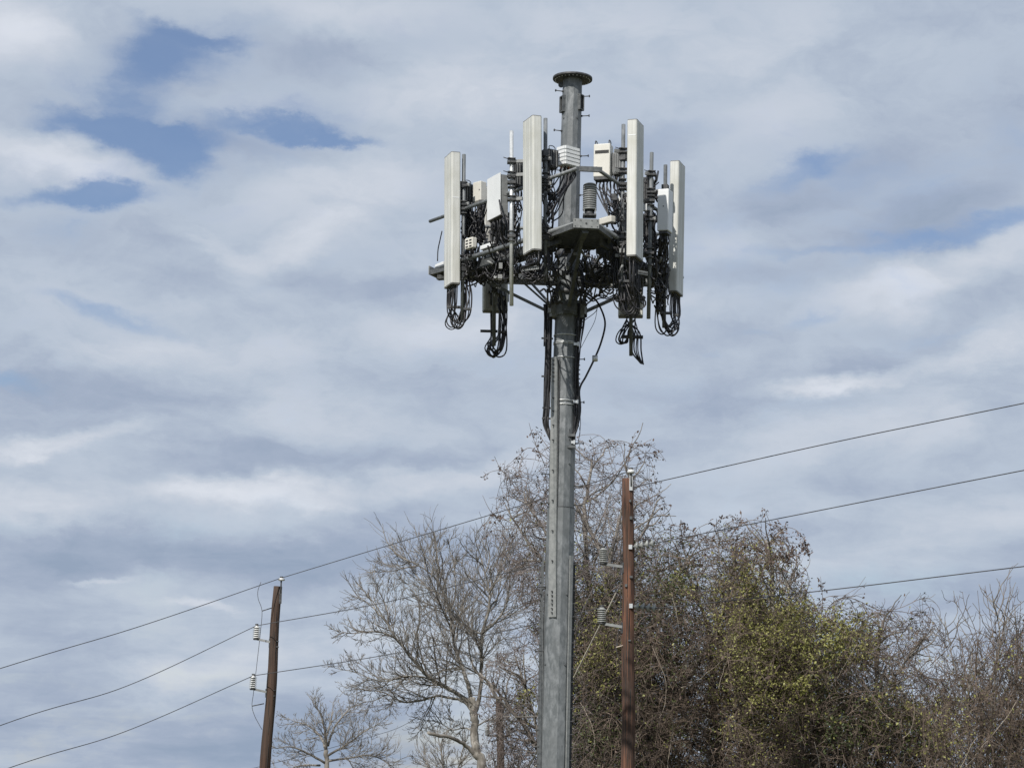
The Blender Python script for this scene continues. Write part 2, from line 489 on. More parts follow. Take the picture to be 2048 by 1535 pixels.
for py in [725, 733, 741, 749, 757, 766, 800, 826, 854, 884, 944, 1004, 1064, 1124, 1185, 1193, 1202, 1210, 1219, 1227]:
    c, n = at(py)
    MB().cyl(c, c + n * .035, .014, n=6).build('plate_bolt', DARKM, pl)
pl2, at2 = plate(1105, 1700, 1090.5, 1079, .09, GALV_D, 'side_plate', .02)
pl3, at3 = plate(1113, 1700, 1138, 1128, .065, PLATE, 'side_plate', .03)
plate(722, 1100, 1120.4, 1112.2, .012, DARKM, 'plate_edge_seam', .006, .01)
for py in range(1130, 1535, 26):
    for f, sx in ((at3, .05), ):
        c, n = f(py, sx)
        MB().cyl(c, c + Vector((.075, -.02, 0)), .009, n=6).build('rail_bolt', DARKM, pl3)
for py in range(1120, 1535, 34):
    c, n = at2(py, -.05)
    MB().cyl(c, c + Vector((-.08, -.03, 0)), .009, n=6).build('rail_bolt', GALV_D, pl2)
# ladder-like cable rails down both edges
for s, x0, x1, y0 in ((-1, 1086, 1075, 1130), (1, 1146, 1134.5, 1125)):
    m = MB(); m.beam(T(x0, y0, .02), T(x1, 1700, .02), .045)
    m.beam(T(x0 + s * 3, y0, .12), T(x1 + s * 3, 1700, .12), .035)
    m.build('cable_rail', DARKM if s > 0 else GALV_D, mono)
for py in (672, 686, 689, 717, 803, 811):
    z = zof(py)
    r = np.interp(z, [zof(860), zof(640)], [.243, .215]) + .006
    MB().cyl(AX(z - .008), AX(z + .008), r + .006, r + .006, 24).build('steel_strap', GALV_B, mono)
for px, py in ((1151, 688), (1150, 803), (1143, 884)):
    c = T(px, py, -.16)
    m = MB(); m.cbox(c, .07, .05, .05); m.cbox(c + Vector((.05, 0, .0)), .03, .07, .08); m.build('strap_buckle', GALV_B, mono)
for k in range(7):
    c = T(1150, 730 + k * 9, -.02); MB().cyl(c, c + Vector((.1, 0, 0)), .011, n=6).build('side_bolt', DARKM, mono)
for py, w in ((893, .16), (870, .13)): MB().cbox(T(1143, py, -.2), w, .07, .05).build('port_hood', GALV_D, mono)

# ------------------------------------------------------------------ the triangular platform
SHIFT = -0.8                                    # everything below is measured from the platform's own depth
zf = T(1180, 447, -2.05).z                     # floor level
zr = T(1182, 337, -2.05).z                     # hand rail level
PHI = math.radians(5)
def vdir(k, off=0.0):
    a = PHI + math.radians(120) * k + off
    return Vector((math.sin(a), -math.cos(a), 0))
plat = thing('antenna_platform', AX(zf), 'triangular galvanised steel platform bolted round the monopole with pipe rails and braces', 'platform')
RV = 3.15
tips = []
for k in range(3):
    d = vdir(k); s = Vector((-d.y, d.x, 0))
    c = AX(zf)
    # arm
    MB().beam(c + d * .2 - Vector((0, 0, .09)), c + d * 2.78 - Vector((0, 0, .09)), .11, .13).build('support_arm', GALV_D, plat)
    # end plate at the corner
    pc = c + d * (2.55 if k == 1 else 2.86)
    ep = MB().cbox(pc, .47, .02, .17, s, d, Vector((0, 0, 1))).build('end_plate', PLATE, plat)
    for i in (-.2, -.1, .1, .2):
        for j in (-.055, .055):
            q = pc + s * i + Vector((0, 0, j)) + d * .01
            MB().cyl(q, q + d * .01, .009, n=6).build('plate_bolt', DARKM, ep)
    MB().cyl(pc + d * .01, pc + d * .018, .018, n=8).build('plate_bolt', DARKM, ep)
    # grating pad
    frame = MB(); bars = MB()
    poly = [(.02, .22), (.62, .52), (.95, .54), (1.50, .30)]          # depth behind the plate, half width
    for sg in (-1, 1):
        q = [pc - d * (.02 + a_) + s * w_ * sg - Vector((0, 0, .05)) for a_, w_ in poly]
        for e0, e1 in zip(q[:-1], q[1:]): frame.beam(e0, e1, .06, .10)
    frame.beam(pc - d * .06 - s * .22 - Vector((0, 0, .05)), pc - d * .06 + s * .22 - Vector((0, 0, .05)), .06, .10)
    frame.beam(pc - d * 1.50 - s * .30 - Vector((0, 0, .05)), pc - d * 1.50 + s * .30 - Vector((0, 0, .05)), .06, .10)
    frame.build('grating_frame', GALV_D, plat)
    nb2 = 60
    for i in range(nb2):
        t = .05 + 1.42 * (i + .5) / nb2
        w = np.interp(t, [p[0] for p in poly], [p[1] for p in poly])
        bars.cbox(pc - d * t - Vector((0, 0, .03)), 2 * w, .006, .04, s, d)
    for i in range(-6, 7):
        x = i * .1
        ins = [t for t in np.linspace(.05, 1.5, 30) if np.interp(t, [p[0] for p in poly], [p[1] for p in poly]) > abs(x)]
        if ins: bars.beam(pc - d * ins[0] + s * x - Vector((0, 0, .012)), pc - d * ins[-1] + s * x - Vector((0, 0, .012)), .008)
    o = bars.build('floor_grating', GALV_D, plat); o['kind'] = 'stuff'
    # brace down to the collar
    zc_ = zof(604)
    MB().beam(c + d * (2.0 if k else 2.3) - Vector((0, 0, .12)), AX(zc_) + d * .33, .12 if k else .06, .06).build('diagonal_brace', GALV if k else GALV_D, plat)
    for ss in (-1, 1):
        MB().beam(c + d * 1.1 + s * .5 * ss - Vector((0, 0, .12)), AX(zc_ + .1) + d * .30 + s * .10 * ss, .05, .03).build('side_strut', GALV_D, plat)
for k in range(3):
    a, b = vdir(k), vdir(k + 1)
    for z, r, nm in ((zr, .034, 'upper_rail'), (zf + .0, .045, 'lower_rail')):
        lo, hi = ((.055, .87), (.12, .86), (.045, .935))[k]
        c = AX(z)
        if nm == 'lower_rail': lo, hi = max(lo, .10), min(hi, .90 if k == 0 else .94)
        p0 = c + a * RV + (b - a) * RV * lo; p1 = c + a * RV + (b - a) * RV * hi
        MB().cyl(p0, p1, r, n=12).build(nm, GALV, plat)
    c = AX(zf)
    # walkway beams between the corner pads
    q0 = c + a * 2.7 + (b - a) * 2.7 * .16; q1 = c + a * 2.7 + (b - a) * 2.7 * .84
    MB().beam(q0 - Vector((0, 0, .1)), q1 - Vector((0, 0, .1)), .06, .16).build('face_beam', GALV_D, plat)
    q0 = c + a * 2.05 + (b - a) * 2.05 * .22; q1 = c + a * 2.05 + (b - a) * 2.05 * .78
    MB().beam(q0 - Vector((0, 0, .1)), q1 - Vector((0, 0, .1)), .05, .12).build('face_beam', GALV_D, plat)
    # pads between
    n = (a + b).normalized()
    t = (b - a).normalized()
    mm = MB()
    for i in range(-30, 31):
        mm.cbox(c + n * 1.19 + t * i * .034 - Vector((0, 0, .02)), .007, .30, .045, t, n)
    o = mm.build('walkway_grating', GALV_D, plat); o['kind'] = 'stuff'
    # rail posts and corner beam at rail level
    cr_ = AX(zr)
    w0 = cr_ + vdir(k) * 2.88
    s = Vector((-vdir(k).y, vdir(k).x, 0))
    if k == 0: MB().cbox(w0 + Vector((.05, 0, -.02)), .42, .05, .09, s, vdir(k)).build('rail_link', GALV_D, plat)
zc_ = zof(604)
m = MB(); m.cyl(AX(zc_ - .10), AX(zc_ + .16), .262, n=12, sm=False); m.build('collar', GALV, plat)
for k in range(3):
    for off in (0, 60):
        d = vdir(k, math.radians(off)); s = Vector((-d.y, d.x, 0))
        m = MB()
        m.cbox(AX(zc_ + .02) + d * .30, .18 if off == 0 else .07, .14, .26 if off == 0 else .34, s, d)
        m.cbox(AX(zc_ + .02) + d * .39, .26 if off == 0 else .10, .02, .20, s, d)
        m.build('collar_bracket', PLATE if off else GALV_D, plat)
for dz in (-.32, .42, .62):
    MB().cyl(AX(zf - .35 + dz), AX(zf - .26 + dz), .25, n=14).build('pole_clamp', DARKM, plat)
for i in range(5):
    c = AX(zc_ - .03) + Vector((.07 + .0 * i, -.27, .04 * i - .05))
    MB().cyl(c, c + Vector((0, -.03, 0)), .012, n=6).build('collar_bolt', DARKM, plat)

# mount pipes: top pixel, bottom pixel, depth from the mast
PIPES = [(928, 309, 924.5, 640, .95, GALV), (1023, 262, 1023, 611, -1.0, GALV_B), (1091, 237, 1090.5, 560, -1.35, GALV), (1247, 249, 1242, 608, -1.05, GALV),
         (1303.5, 305, 1297, 637, .05, GALV), (1331, 330, 1328, 655, 1.0, GALV_D), (989, 380, 988, 691, 2.1, GALV_D), (1261, 380, 1262, 711, 2.6, GALV_D)]
pipe_at = []
for (xa, ya, xb, yb, dy, mt) in PIPES:
    a, b = T(xa, ya, dy), T(xb, yb, dy)
    o = MB().cyl(b, a, .037, n=12).build('mount_pipe', mt, plat)
    pipe_at.append((a, b))
    # U-bolt clamps along the pipe
    for zz_ in (zr, zf):
        k = (zz_ - b.z) / (a.z - b.z)
        if 0 < k < 1:
            c = b.lerp(a, k)
            mc = MB(); mc.cbox(c, .15, .15, .05); mc.cbox(c + Vector((0, 0, .09)), .13, .16, .015); mc.cbox(c - Vector((0, 0, .09)), .13, .16, .015)
            mc.build('pipe_clamp', DARKM, plat)

# ------------------------------------------------------------------ panel antennas
rnd = random.Random(11)
def lean_matrix(p0, p1, yaw):
    Zv = (p1 - p0).normalized()
    Xv = Vector((math.cos(yaw), math.sin(yaw), 0)); Xv = (Xv - Zv * Xv.dot(Zv)).normalized()
    Yv = Zv.cross(Xv)
    return Matrix(((Xv.x, Yv.x, Zv.x, p0.x), (Xv.y, Yv.y, Zv.y, p0.y), (Xv.z, Yv.z, Zv.z, p0.z), (0, 0, 0, 1)))
def section(R, L, broad):
    """outline of the radome; x in 0..R, y in 0..L, rounded towards the front, shallow channels on the broad face"""
    c = .035
    pts = []
    def arc(cx, cy, a0, a1, r=c, n=4):
        for i in range(n + 1):
            t = math.radians(a0 + (a1 - a0) * i / n); pts.append((cx + r * math.cos(t), cy + r * math.sin(t)))
    g_ = .005
    arc(c, c, 180, 270)
    if broad == 'y':      # broad face is y = 0
        for f in (.30, .70):
            x = R * f
            pts.extend([(x - .02, 0), (x - .014, g_), (x + .014, g_), (x + .02, 0)])
    arc(R - c, c, 270, 360)
    arc(R - c, L - c, 0, 90)
    arc(c, L - c, 90, 180)
    if broad == 'x':
        for f in (.70, .30):
            y = L * f
            pts.extend([(0, y + .02), (g_, y + .014), (g_, y - .014), (0, y - .02)])
    return pts
def prism(pts, z0, z1, inset=0.0):
    n = len(pts)
    cx = sum(p[0] for p in pts) / n; cy = sum(p[1] for p in pts) / n
    def sc(p):
        if not inset: return p
        d = math.hypot(p[0] - cx, p[1] - cy); k = (d - inset) / d
        return (cx + (p[0] - cx) * k, cy + (p[1] - cy) * k)
    q = [sc(p) for p in pts]
    vs = [(x, y, z0) for x, y in q] + [(x, y, z1) for x, y in q]
    m = MB(); m.add(vs, [(i, (i + 1) % n, n + (i + 1) % n, n + i) for i in range(n)]); m.add(vs, [tuple(range(n))[::-1], tuple(range(n, 2 * n))])
    return m
def panel_antenna(px0, py0, px1, py1, dy, yaw, R, L, broad, label, pipe, scuff=None, conns=10):
    p0, p1 = T(px0, py0, dy), T(px1, py1, dy)
    H = (p1 - p0).length
    mw = lean_matrix(p0, p1, math.radians(yaw))
    o = thing('panel_antenna', None, label, 'antenna', 'tall panel antennas round the platform', mtx=mw)
    s = section(R, L, broad)
    prism(s, .03, H - .018).build('radome', CREAM, o, local=True)
    prism(s, H - .018, H - .003, .004).build('top_cap', TRIM, o, local=True)
    prism(s, .005, .03, .006).build('bottom_cap', TRIM, o, local=True)
    cs = []
    for i in range(conns):
        u = (i + .7) / (conns + .4)
        if broad == 'x': c = Vector((R * (.35 if i % 2 else .68), L * u, 0))
        else: c = Vector((R * u, L * (.35 if i % 2 else .68), 0))
        MB().cyl(c + Vector((0, 0, .006)), c - Vector((0, 0, .055)), .014, n=8).build('connector', DARKM, o, local=True)
        cs.append(mw @ (c - Vector((0, 0, .05))))
    # brackets reaching back to the pipe
    pa, pb = pipe
    inv = mw.inverted()
    for f in (.13, .76):
        c = Vector((R, L * .5, H * f)) if broad == 'x' else Vector((R * .5, L, H * f))
        k = ((mw @ c).z - pb.z) / (pa.z - pb.z)
        q = inv @ pb.lerp(pa, max(.04, min(.97, k)))
        m = MB()
        m.beam(c, q, .05, .07)
        m.cbox(c, .05, .05, .22)
        m.cbox(q, .13, .12, .10)
        m.build('mounting_bracket', DARKM, o, local=True)
    if scuff:
        m = MB()
        if broad == 'x': m.obox((R * .12, -.0025, scuff), (R * .74, 0, 0), (0, .003, 0), (0, 0, .018))
        else: m.obox((-.0025, L * .12, scuff), (.003, 0, 0), (0, L * .74, 0), (0, 0, .018))
        m.build('paint_scrape', WHITE, o, local=True)
    return o, cs, mw, H
ants = []
ants.append(panel_antenna(902.5, 567, 903, 302, .75, 18.4, .19, .50, 'x', 'cream panel antenna at the far left edge of the platform, cable loops hanging below it', pipe_at[0], 1.70))
ants.append(panel_antenna(1065.5, 499.5, 1065, 229, -1.75, 21, .19, .50, 'x', 'tall cream panel antenna just left of the monopole, its top reaching highest', pipe_at[2]))
ants.append(panel_antenna(1272, 511.5, 1274, 237, -1.5, 71, .50, .19, 'y', 'cream panel antenna right of the monopole, beside the ivory box with a black slot', pipe_at[3], 2.27))
ants.append(panel_antenna(1354, 583, 1358.5, 320, 1.25, 71, .50, .19, 'y', 'cream panel antenna at the far right edge, partly behind the white box', pipe_at[5]))
ants.append(panel_antenna(966, 622, 967, 372, 2.5, 6, .50, .20, 'x', 'panel antenna on the rear left side, lower end seen from behind under the platform', pipe_at[6]))
ants.append(panel_antenna(1236, 633, 1237, 384, 2.9, -4, .50, .20, 'x', 'panel antenna on the rear right side, grey lower end seen below the platform', pipe_at[7]))
for k in (4, 5):                                  # the backs of the rear antennas face the camera
    o, cs, mw, H = ants[k]
    m = MB(); m.obox((.05, -.012, .04), (.40, 0, 0), (0, .015, 0), (0, 0, H - .08)); m.build('back_plate', CREAM_B, o, local=True)
    m = MB()
    for z in (.35, .62, H - .5):
        m.obox((.10, -.055, z), (.30, 0, 0), (0, .04, 0), (0, 0, .05))
    m.obox((.14, -.05, .12), (.04, 0, 0), (0, .035, 0), (0, 0, H * .8)); m.obox((.32, -.05, .12), (.04, 0, 0), (0, .035, 0), (0, 0, H * .8))
    m.build('back_ribs', DARKM, o, local=True)

# ------------------------------------------------------------------ radios and boxes
def corner_box(name, label, cat, px, py0, py1, dy, yaw, R, L, mt, group=None, body='housing', leanto=None):
    p0, p1 = T(px, py0, dy), T(px if leanto is None else leanto, py1, dy)
    H = (p1 - p0).length
    mw = lean_matrix(p0, p1, math.radians(yaw))
    o = thing(name, None, label, cat, group, mtx=mw)
    m = MB(); m.obox((0, 0, 0), (R, 0, 0), (0, L, 0), (0, 0, H))
    b = m.build(body, mt, o, local=True)
    bv = b.modifiers.new('bevel', 'BEVEL'); bv.width = min(.018, R * .12, L * .12, H * .12); bv.segments = 2; bv.limit_method = 'ANGLE'
    return o, b, H, mw
def under(o, R, L, n, mt=DARKM, dz=.05, rows=2, cap=None):
    pts = []
    for i in range(n):
        c = Vector((R * ((i + .7) / (n + .4)) if R >= L else R * (.33 if i % 2 else .67), L * (.33 if i % 2 else .67) if R >= L else L * ((i + .7) / (n + .4)), .002))
        MB().cyl(c, c - Vector((0, 0, dz)), .013, n=8).build('connector', cap if (cap and i % 3 == 0) else mt, o, local=True)
        pts.append(o.matrix_world @ (c - Vector((0, 0, dz))))
    return pts
bpy.context.view_layer.update()
src = {}
# big white box left of centre
o, b, H, mw = corner_box('radio_antenna_box', 'bright white two-piece box antenna between the left and middle panel antennas', 'antenna', 1000.5, 428.5, 344.5, -.35, 27, .012, .55, WHITE)
MB().obox((.018, .02, -.0), (.15, 0, 0), (0, .5, 0), (0, 0, H - .03)).build('rear_housing', GREYP, o, local=True)
MB().obox((.0, .0, -.012), (.16, 0, 0), (0, .54, 0), (0, 0, .012)).build('bottom_plate', TRIM, o, local=True)
src['w1'] = under(o, .16, .5, 8)
o, b, H, mw = corner_box('radio_unit', 'small cream radio box between the left panel antenna and the bright white box', 'radio unit', 961.5, 400.5, 360.8, 1.0, 46, .17, .22, IVORY)
MB().obox((.01, .01, -.03), (.15, 0, 0), (0, .2, 0), (0, 0, .03)).build('bottom_plate', TRIM, o, local=True)
src['c1'] = under(o, .17, .22, 6)
# finned white box in front of the mast
o, b, H, mw = corner_box('finned_radio_unit', 'white ribbed radio unit in front of the monopole above the handrail', 'radio unit', 1131, 329, 290.5, -.95, 42, .34, .22, WHITE)
for i in range(5):
    z = H * (.02 + i * .2)
    MB().obox((-.012, -.03, z + .008), (.352, 0, 0), (0, .03, 0), (0, 0, .054)).build('cooling_rib', WHITE, o, local=True)
    MB().obox((-.028, .0, z + .008), (.03, 0, 0), (0, .205, 0), (0, 0, .054)).build('cooling_rib', WHITE, o, local=True)
src['f1'] = under(o, .34, .22, 8, cap=ORANGE)
# slot box
o, b, H, mw = corner_box('slotted_radio_unit', 'ivory radio box with a black slot and two lifting handles right of the monopole', 'radio unit', 1219.5, 352, 286, -.75, 73, .24, .32, IVORY, leanto=1220.5)
MB().obox((-.004, .025, H * .70), (.01, 0, 0), (0, .265, 0), (0, 0, .062)).build('vent_slot', RECESS, o, local=True)
for y in (.03, .29):
    MB().tube(smooth_path([(.03, y, H - .01), (.03, y, H + .06), (.10, y, H + .075), (.16, y, H + .05), (.16, y, H - .01)], 4), .010).build('lifting_handle', DARKM, o, local=True)
MB().obox((.01, .01, -.05), (.21, 0, 0), (0, .3, 0), (0, 0, .05)).build('connector_tray', DARKM, o, local=True)
src['s1'] = under(o, .24, .32, 9, dz=.09)
# far right white box
o, b, H, mw = corner_box('white_radio_box', 'plain white radio box in front of the far right panel antenna', 'radio unit', 1336, 460, 376.5, -.1, 68, .28, .22, WHITE, leanto=1337.5)
MB().cyl((-.004, .10, H * .58), (.0, .10, H * .58), .012, n=8).build('screw_hole', RECESS, o, local=True)
MB().obox((.02, .02, -.05), (.22, 0, 0), (0, .17, 0), (0, 0, .05)).build('connector_tray', DARKM, o, local=True)
src['r1'] = under(o, .28, .22, 6, dz=.08)
# dark finned radios behind the antennas
def dark_radio(px, py0, py1, dy, yaw, R, L, label, n=6, mt=DARKM, hand=True):
    o, b, H, mw = corner_box('remote_radio_head', label, 'radio unit', px, py0, py1, dy, yaw, R, L, mt, 'dark radio heads clamped to the pipes')
    for i in range(7):
        MB().obox((R * (i + .3) / 7, -.025, H * .08), (R * .05, 0, 0), (0, .028, 0), (0, 0, H * .84)).build('cooling_fin', GREYP if i % 2 else mt, o, local=True)
    for i in range(5):
        MB().obox((-.022, L * (i + .3) / 5, H * .08), (.024, 0, 0), (0, L * .06, 0), (0, 0, H * .84)).build('cooling_fin', mt, o, local=True)
    if hand:
        MB().tube(smooth_path([(.04, .03, H - .01), (.04, .03, H + .055), (.12, .03, H + .065), (.17, .03, H + .035), (.17, .03, H - .01)], 4), .008).build('lifting_handle', DARKM, o, local=True)
    return under(o, R, L, n)
src['d1'] = dark_radio(930, 404, 365, 1.15, 40, .22, .16, 'dark finned radio head right behind the far left panel antenna')
src['d2'] = dark_radio(1097, 334, 296, -1.2, 35, .22, .18, 'dark finned radio head between the middle panel antenna and the white ribbed unit')
src['d3'] = dark_radio(1238, 347, 303, -.7, 60, .22, .18, 'grey radio head behind the right panel antenna, next to the ivory slotted box', mt=GREYP)
src['d4'] = dark_radio(1300, 398, 352, .3, 62, .22, .20, 'dark radio head between the right panel antenna and the white box')
src['d5'] = dark_radio(1030, 372, 322, -.6, 35, .20, .16, 'dark radio head on the bright pipe left of the middle antenna', hand=False)
src['d6'] = dark_radio(1300, 470, 425, .3, 62, .20, .20, 'lower dark radio head between the right antenna and the white box', hand=False)
src['d7'] = dark_radio(1006, 478, 436, .6, 30, .20, .26, 'dark radio head under the bright white box', hand=False)
src['d8'] = dark_radio(936, 470, 420, 1.3, 30, .20, .20, 'lower dark radio head behind the far left panel antenna', hand=False)
# small boxes on the platform
def junction(px, py0, py1, dy, yaw, R, L, label, mt, vents=0):
    o, b, H, mw = corner_box('junction_box', label, 'junction box', px, py0, py1, dy, yaw, R, L, mt, 'small junction boxes on the platform')
    MB().obox((.01, .01, H), (R - .02, 0, 0), (0, L - .02, 0), (0, 0, .012)).build('lid', mt, o, local=True)
    for i in range(vents):
        for j in range(2):
            MB().obox((-.006, L * (.12 + .45 * j), H * (.12 + .3 * i)), (.012, 0, 0), (0, L * .28, 0), (0, 0, H * .13)).build('cable_port', RECESS, o, local=True)
    MB().cyl((R * .5, L * .5, 0), (R * .5, L * .5, -.06), .02, n=8).build('cable_gland', DARKM, o, local=True)
junction(945, 494, 474, .5, 40, .11, .24, 'small white junction box with cable ports low behind the left antenna', IVORY, 3)
junction(985, 491, 484, .2, 35, .22, .42, 'flat white junction box lying on the left corner grating', WHITE)
junction(886, 531, 523, 1.6, 30, .25, .35, 'flat white junction box sticking out left of the far left antenna', WHITE)
junction(1222, 443, 431, -1.2, 40, .12, .34, 'white junction box beside the grey ribbed canister', IVORY)
junction(1302, 384, 372, .4, 60, .10, .16, 'tiny white junction box high beside the right antenna', WHITE)
junction(1300, 420, 407, .0, 60, .10, .16, 'tiny white junction box halfway down beside the right antenna', WHITE)
junction(1266, 556, 549, -.6, 40, .05, .08, 'tiny white junction box under the right panel antenna', WHITE)
junction(1320, 487, 478, .4, 60, .10, .20, 'small white junction box below the white radio box', WHITE)
# surge canister
c = T(1179, 434, -1.75)
cn = thing('surge_canister', c, 'grey ribbed cylindrical canister standing on the front corner plate', 'canister')
m = MB(); m.cyl(c, c + Vector((0, 0, .12)), .085, n=16); m.cbox(c + Vector((0, 0, .02)), .24, .22, .03)
m.build('foot', DARKM, cn)
for x in (-.1, .1):
    MB().cbox(c + Vector((x, -.05, .07)), .018, .05, .17).build('foot_bracket', GREYP, cn)
MB().cyl(c + Vector((0, 0, .125)), c + Vector((0, 0, .155)), .125, n=24).build('clamp_ring', PLATE, cn)
MB().cyl(c + Vector((0, 0, .155)), c + Vector((0, 0, .585)), .108, n=24).build('canister_body', GREYP, cn)
for i in range(10):
    z = .165 + i * .041
    MB().lathe(c + Vector((0, 0, z)), (0, 0, 1), [(0, .112), (.004, .124), (.024, .124), (.030, .112)], 24, True).build('ring', GREYP, cn)
MB().cyl(c + Vector((0, 0, .585)), c + Vector((0, 0, .615)), .125, .10, n=24).build('canister_lid', PLATE, cn)
# cross-over arms and clamps on pipes (antenna line devices)
def pipe_device(px, py, dy, w, label):
    c = T(px, py, dy)
    o = thing('pipe_mount_bracket', c, label, 'bracket', 'clamps and stand-off arms on the mount pipes')
    m = MB(); m.cbox(c, .16, .14, .035); m.cbox(c + Vector((0, 0, .07)), .15, .14, .012); m.build('clamp', DARKM, o)
    MB().beam(c + Vector((0, .02, .02)), c + Vector((w, -.05, .02)), .05, .06).build('stand_off_arm', GREYP, o)
    for s in (-.05, .05):
        MB().cyl(c + Vector((s, -.12, .03)), c + Vector((s - .1, -.16, .05)), .008, n=6).build('threaded_rod', DARKM, o)
for px, py, dy, w, l in ((1023, 325, -1.0, .24, 'clamp high on the bright silver pipe'), (1023, 352, -1.0, .22, 'second clamp down on the bright silver pipe'),
                         (1023, 400, -1.0, .20, 'clamp on the bright silver pipe at the height of the white box base'), (1303, 350, .05, -.12, 'clamp high on the pipe right of the right antenna'),
                         (1302, 385, .05, .14, 'second clamp down on the pipe right of the right antenna'), (1246, 305, -1.05, -.16, 'clamp high on the pipe left of the right antenna'),
                         (1246, 345, -1.05, -.16, 'clamp beside the bottom of the ivory slotted box'), (1091, 320, -1.35, .10, 'clamp high on the pipe behind the middle antenna'),
                         (1090, 370, -1.35, .12, 'clamp midway on the pipe behind the middle antenna'), (927, 372, .95, .12, 'clamp high on the pipe behind the far left antenna'),
                         (926, 410, .95, .12, 'clamp midway on the pipe behind the far left antenna'), (1299, 440, .05, .12, 'lower clamp on the pipe right of the right antenna')):
    pipe_device(px, py, dy, w, 'dark ' + l)

# ------------------------------------------------------------------ cables
def V(p): return Vector(p)
def bundle(name, label, paths, r=.0135, group=None, cat='cables', mt=BLACK, n=6, k=5):
    o = thing(name, V(paths[0][0]), label, cat, group)
    for p in paths:
        MB().tube(smooth_path(p, k), r * rnd.uniform(.85, 1.2), n).build('cable', mt, o)
    return o
J = lambda s: Vector((rnd.uniform(-s, s), rnd.uniform(-s, s), rnd.uniform(-s, s)))
def hang(cs, bot_px, bot_py, end_px, end_py, dy, spread, lab, tie=None):
    paths = []
    n = len(cs)
    for i, c in enumerate(cs):
        f = rnd.random()
        bx, by = bot_px + rnd.uniform(-spread, spread) * .5, bot_py + rnd.uniform(-16, 4)
        b = T(bx, by, dy + rnd.uniform(-.08, .08))
        e = T(end_px + rnd.uniform(-8, 8), end_py + rnd.uniform(-20, 10), dy + .1)
        side_ = 1 if end_px > bot_px else -1
        a1 = c - Vector((0, 0, (c.z - b.z) * .45)) + J(.015)
        w = .09 + .05 * f
        b1 = Vector((b.x - side_ * w, b.y, b.z + .12 + rnd.uniform(0, .04)))
        b2 = Vector((b.x + side_ * w * 1.1, b.y, b.z + .13 + rnd.uniform(0, .05)))
        e1 = b2.lerp(e, .5) + Vector((side_ * .04, 0, .02)) + J(.02)
        paths.append([c, a1, b1, b, b2, e1, e])
    o = bundle('cable_loops', lab, paths, group='cable loops hanging under the antennas')
    if tie:
        for (tx, ty, w) in tie:
            q = T(tx, ty, dy - .02)
            MB().cbox(q, w, .06, .045).build('cable_tie_bar', DARKM, o)
    return o
hang(ants[0][1], 914, 655, 931, 560, .95, 24, 'black cable loops hanging under the far left panel antenna', [(908, 614, .26), (935, 618, .16)])
hang(ants[4][1], 986, 716, 1003, 600, 2.2, 26, 'long black cable loops under the rear left antenna', [(978, 662, .34), (1004, 664, .14)])
hang(ants[3][1], 1335, 668, 1318, 570, 1.0, 24, 'black cable loops hanging under the far right panel antenna', [(1332, 626, .24), (1352, 630, .12)])
hang(ants[1][1], 1068, 562, 1092, 500, -1.4, 30, 'short black cable loops under the middle panel antenna', [])
hang(ants[2][1], 1262, 632, 1240, 520, -1.1, 44, 'black cable loops under the right panel antenna', [(1251, 562, .2)])
# rear right: two hanging bunches
cs = ants[5][1]
paths = []
for i, c in enumerate(cs[:5]):
    x = 1240 + i * 3
    paths.append([c, T(x, 660, 2.8), T(1233 + i * 3, 680, 2.8) + J(.02), T(1243 + i * 3, 688 - i, 2.8), T(1256, 676 - 3 * i, 2.8), T(1262, 650, 2.8)])
for i, c in enumerate(cs[5:]):
    paths.append([c, T(1267 + i * 3, 665, 2.8), T(1266 + i * 4, 700, 2.8) + J(.03), T(1278 + i * 2, 722 + i, 2.8), T(1283 + i, 727, 2.8)])
o = bundle('cable_loops', 'black cable tails hanging under the rear right antenna', paths, group='cable loops hanging under the antennas')
MB().beam(T(1243, 673, 2.75), T(1286, 674, 2.75), .06).build('cable_tie_bar', DARKM, o)
for px, py, w, l in ((1061, 540, .36, 'grey perforated cable bar under the middle panel antenna'), (1286, 549, .22, 'grey perforated cable bar under the right panel antenna')):
    c = T(px, py, -1.5)
    o = thing('cable_bar', c, l, 'bracket')
    d = Vector((.75, .5 if px > 1200 else -.5, .0)).normalized() * w
    m = MB(); m.obox(c - d / 2, d, Vector((0, .03, 0)), Vector((0, 0, .07))); m.build('bar', PLATE, o)
    for i in range(7):
        q = c - d / 2 + d * ((i + .5) / 7) + Vector((0, 0, .035))
        MB().cbox(q - Vector((0, .006, 0)), .014, .012, .03).build('hole', RECESS, o)
# cables from the radios down to the platform
def droop(a, b, sag=.25):
    m1 = a.lerp(b, .33) - Vector((0, 0, sag)) + J(.07); m2 = a.lerp(b, .7) - Vector((0, 0, sag * .7)) + J(.09)
    return [a, a - Vector((0, 0, .10)) + J(.015), m1, m2, b]
def feeds(key, tx, ty, dy, sp, lab, sag=.15, extra=0):
    cs = list(src[key])
    cs += [rnd.choice(cs) + J(.02) for _ in range(extra)]
    bundle('jumper_cables', lab, [droop(c, T(tx + rnd.uniform(-sp, sp), ty + rnd.uniform(-18, 18), dy + rnd.uniform(-.25, .25)), sag * rnd.uniform(.4, 1.5)) for c in cs], .0115, 'jumper cables below the radio boxes')
feeds('w1', 1000, 500, .3, 16, 'black jumper cables below the bright white box antenna', .2, 6)
feeds('c1', 950, 470, .9, 14, 'black jumper cables below the small cream radio box', .15, 5)
feeds('f1', 1098, 430, -1.2, 10, 'black jumper cables swinging down left from the white ribbed radio unit', .05, 8)
feeds('s1', 1236, 425, -1.0, 14, 'black jumper cables fanning down from the ivory slotted box', .15, 8)
feeds('r1', 1318, 560, .9, 8, 'black jumper cables below the white box at the far right', .1, 6)
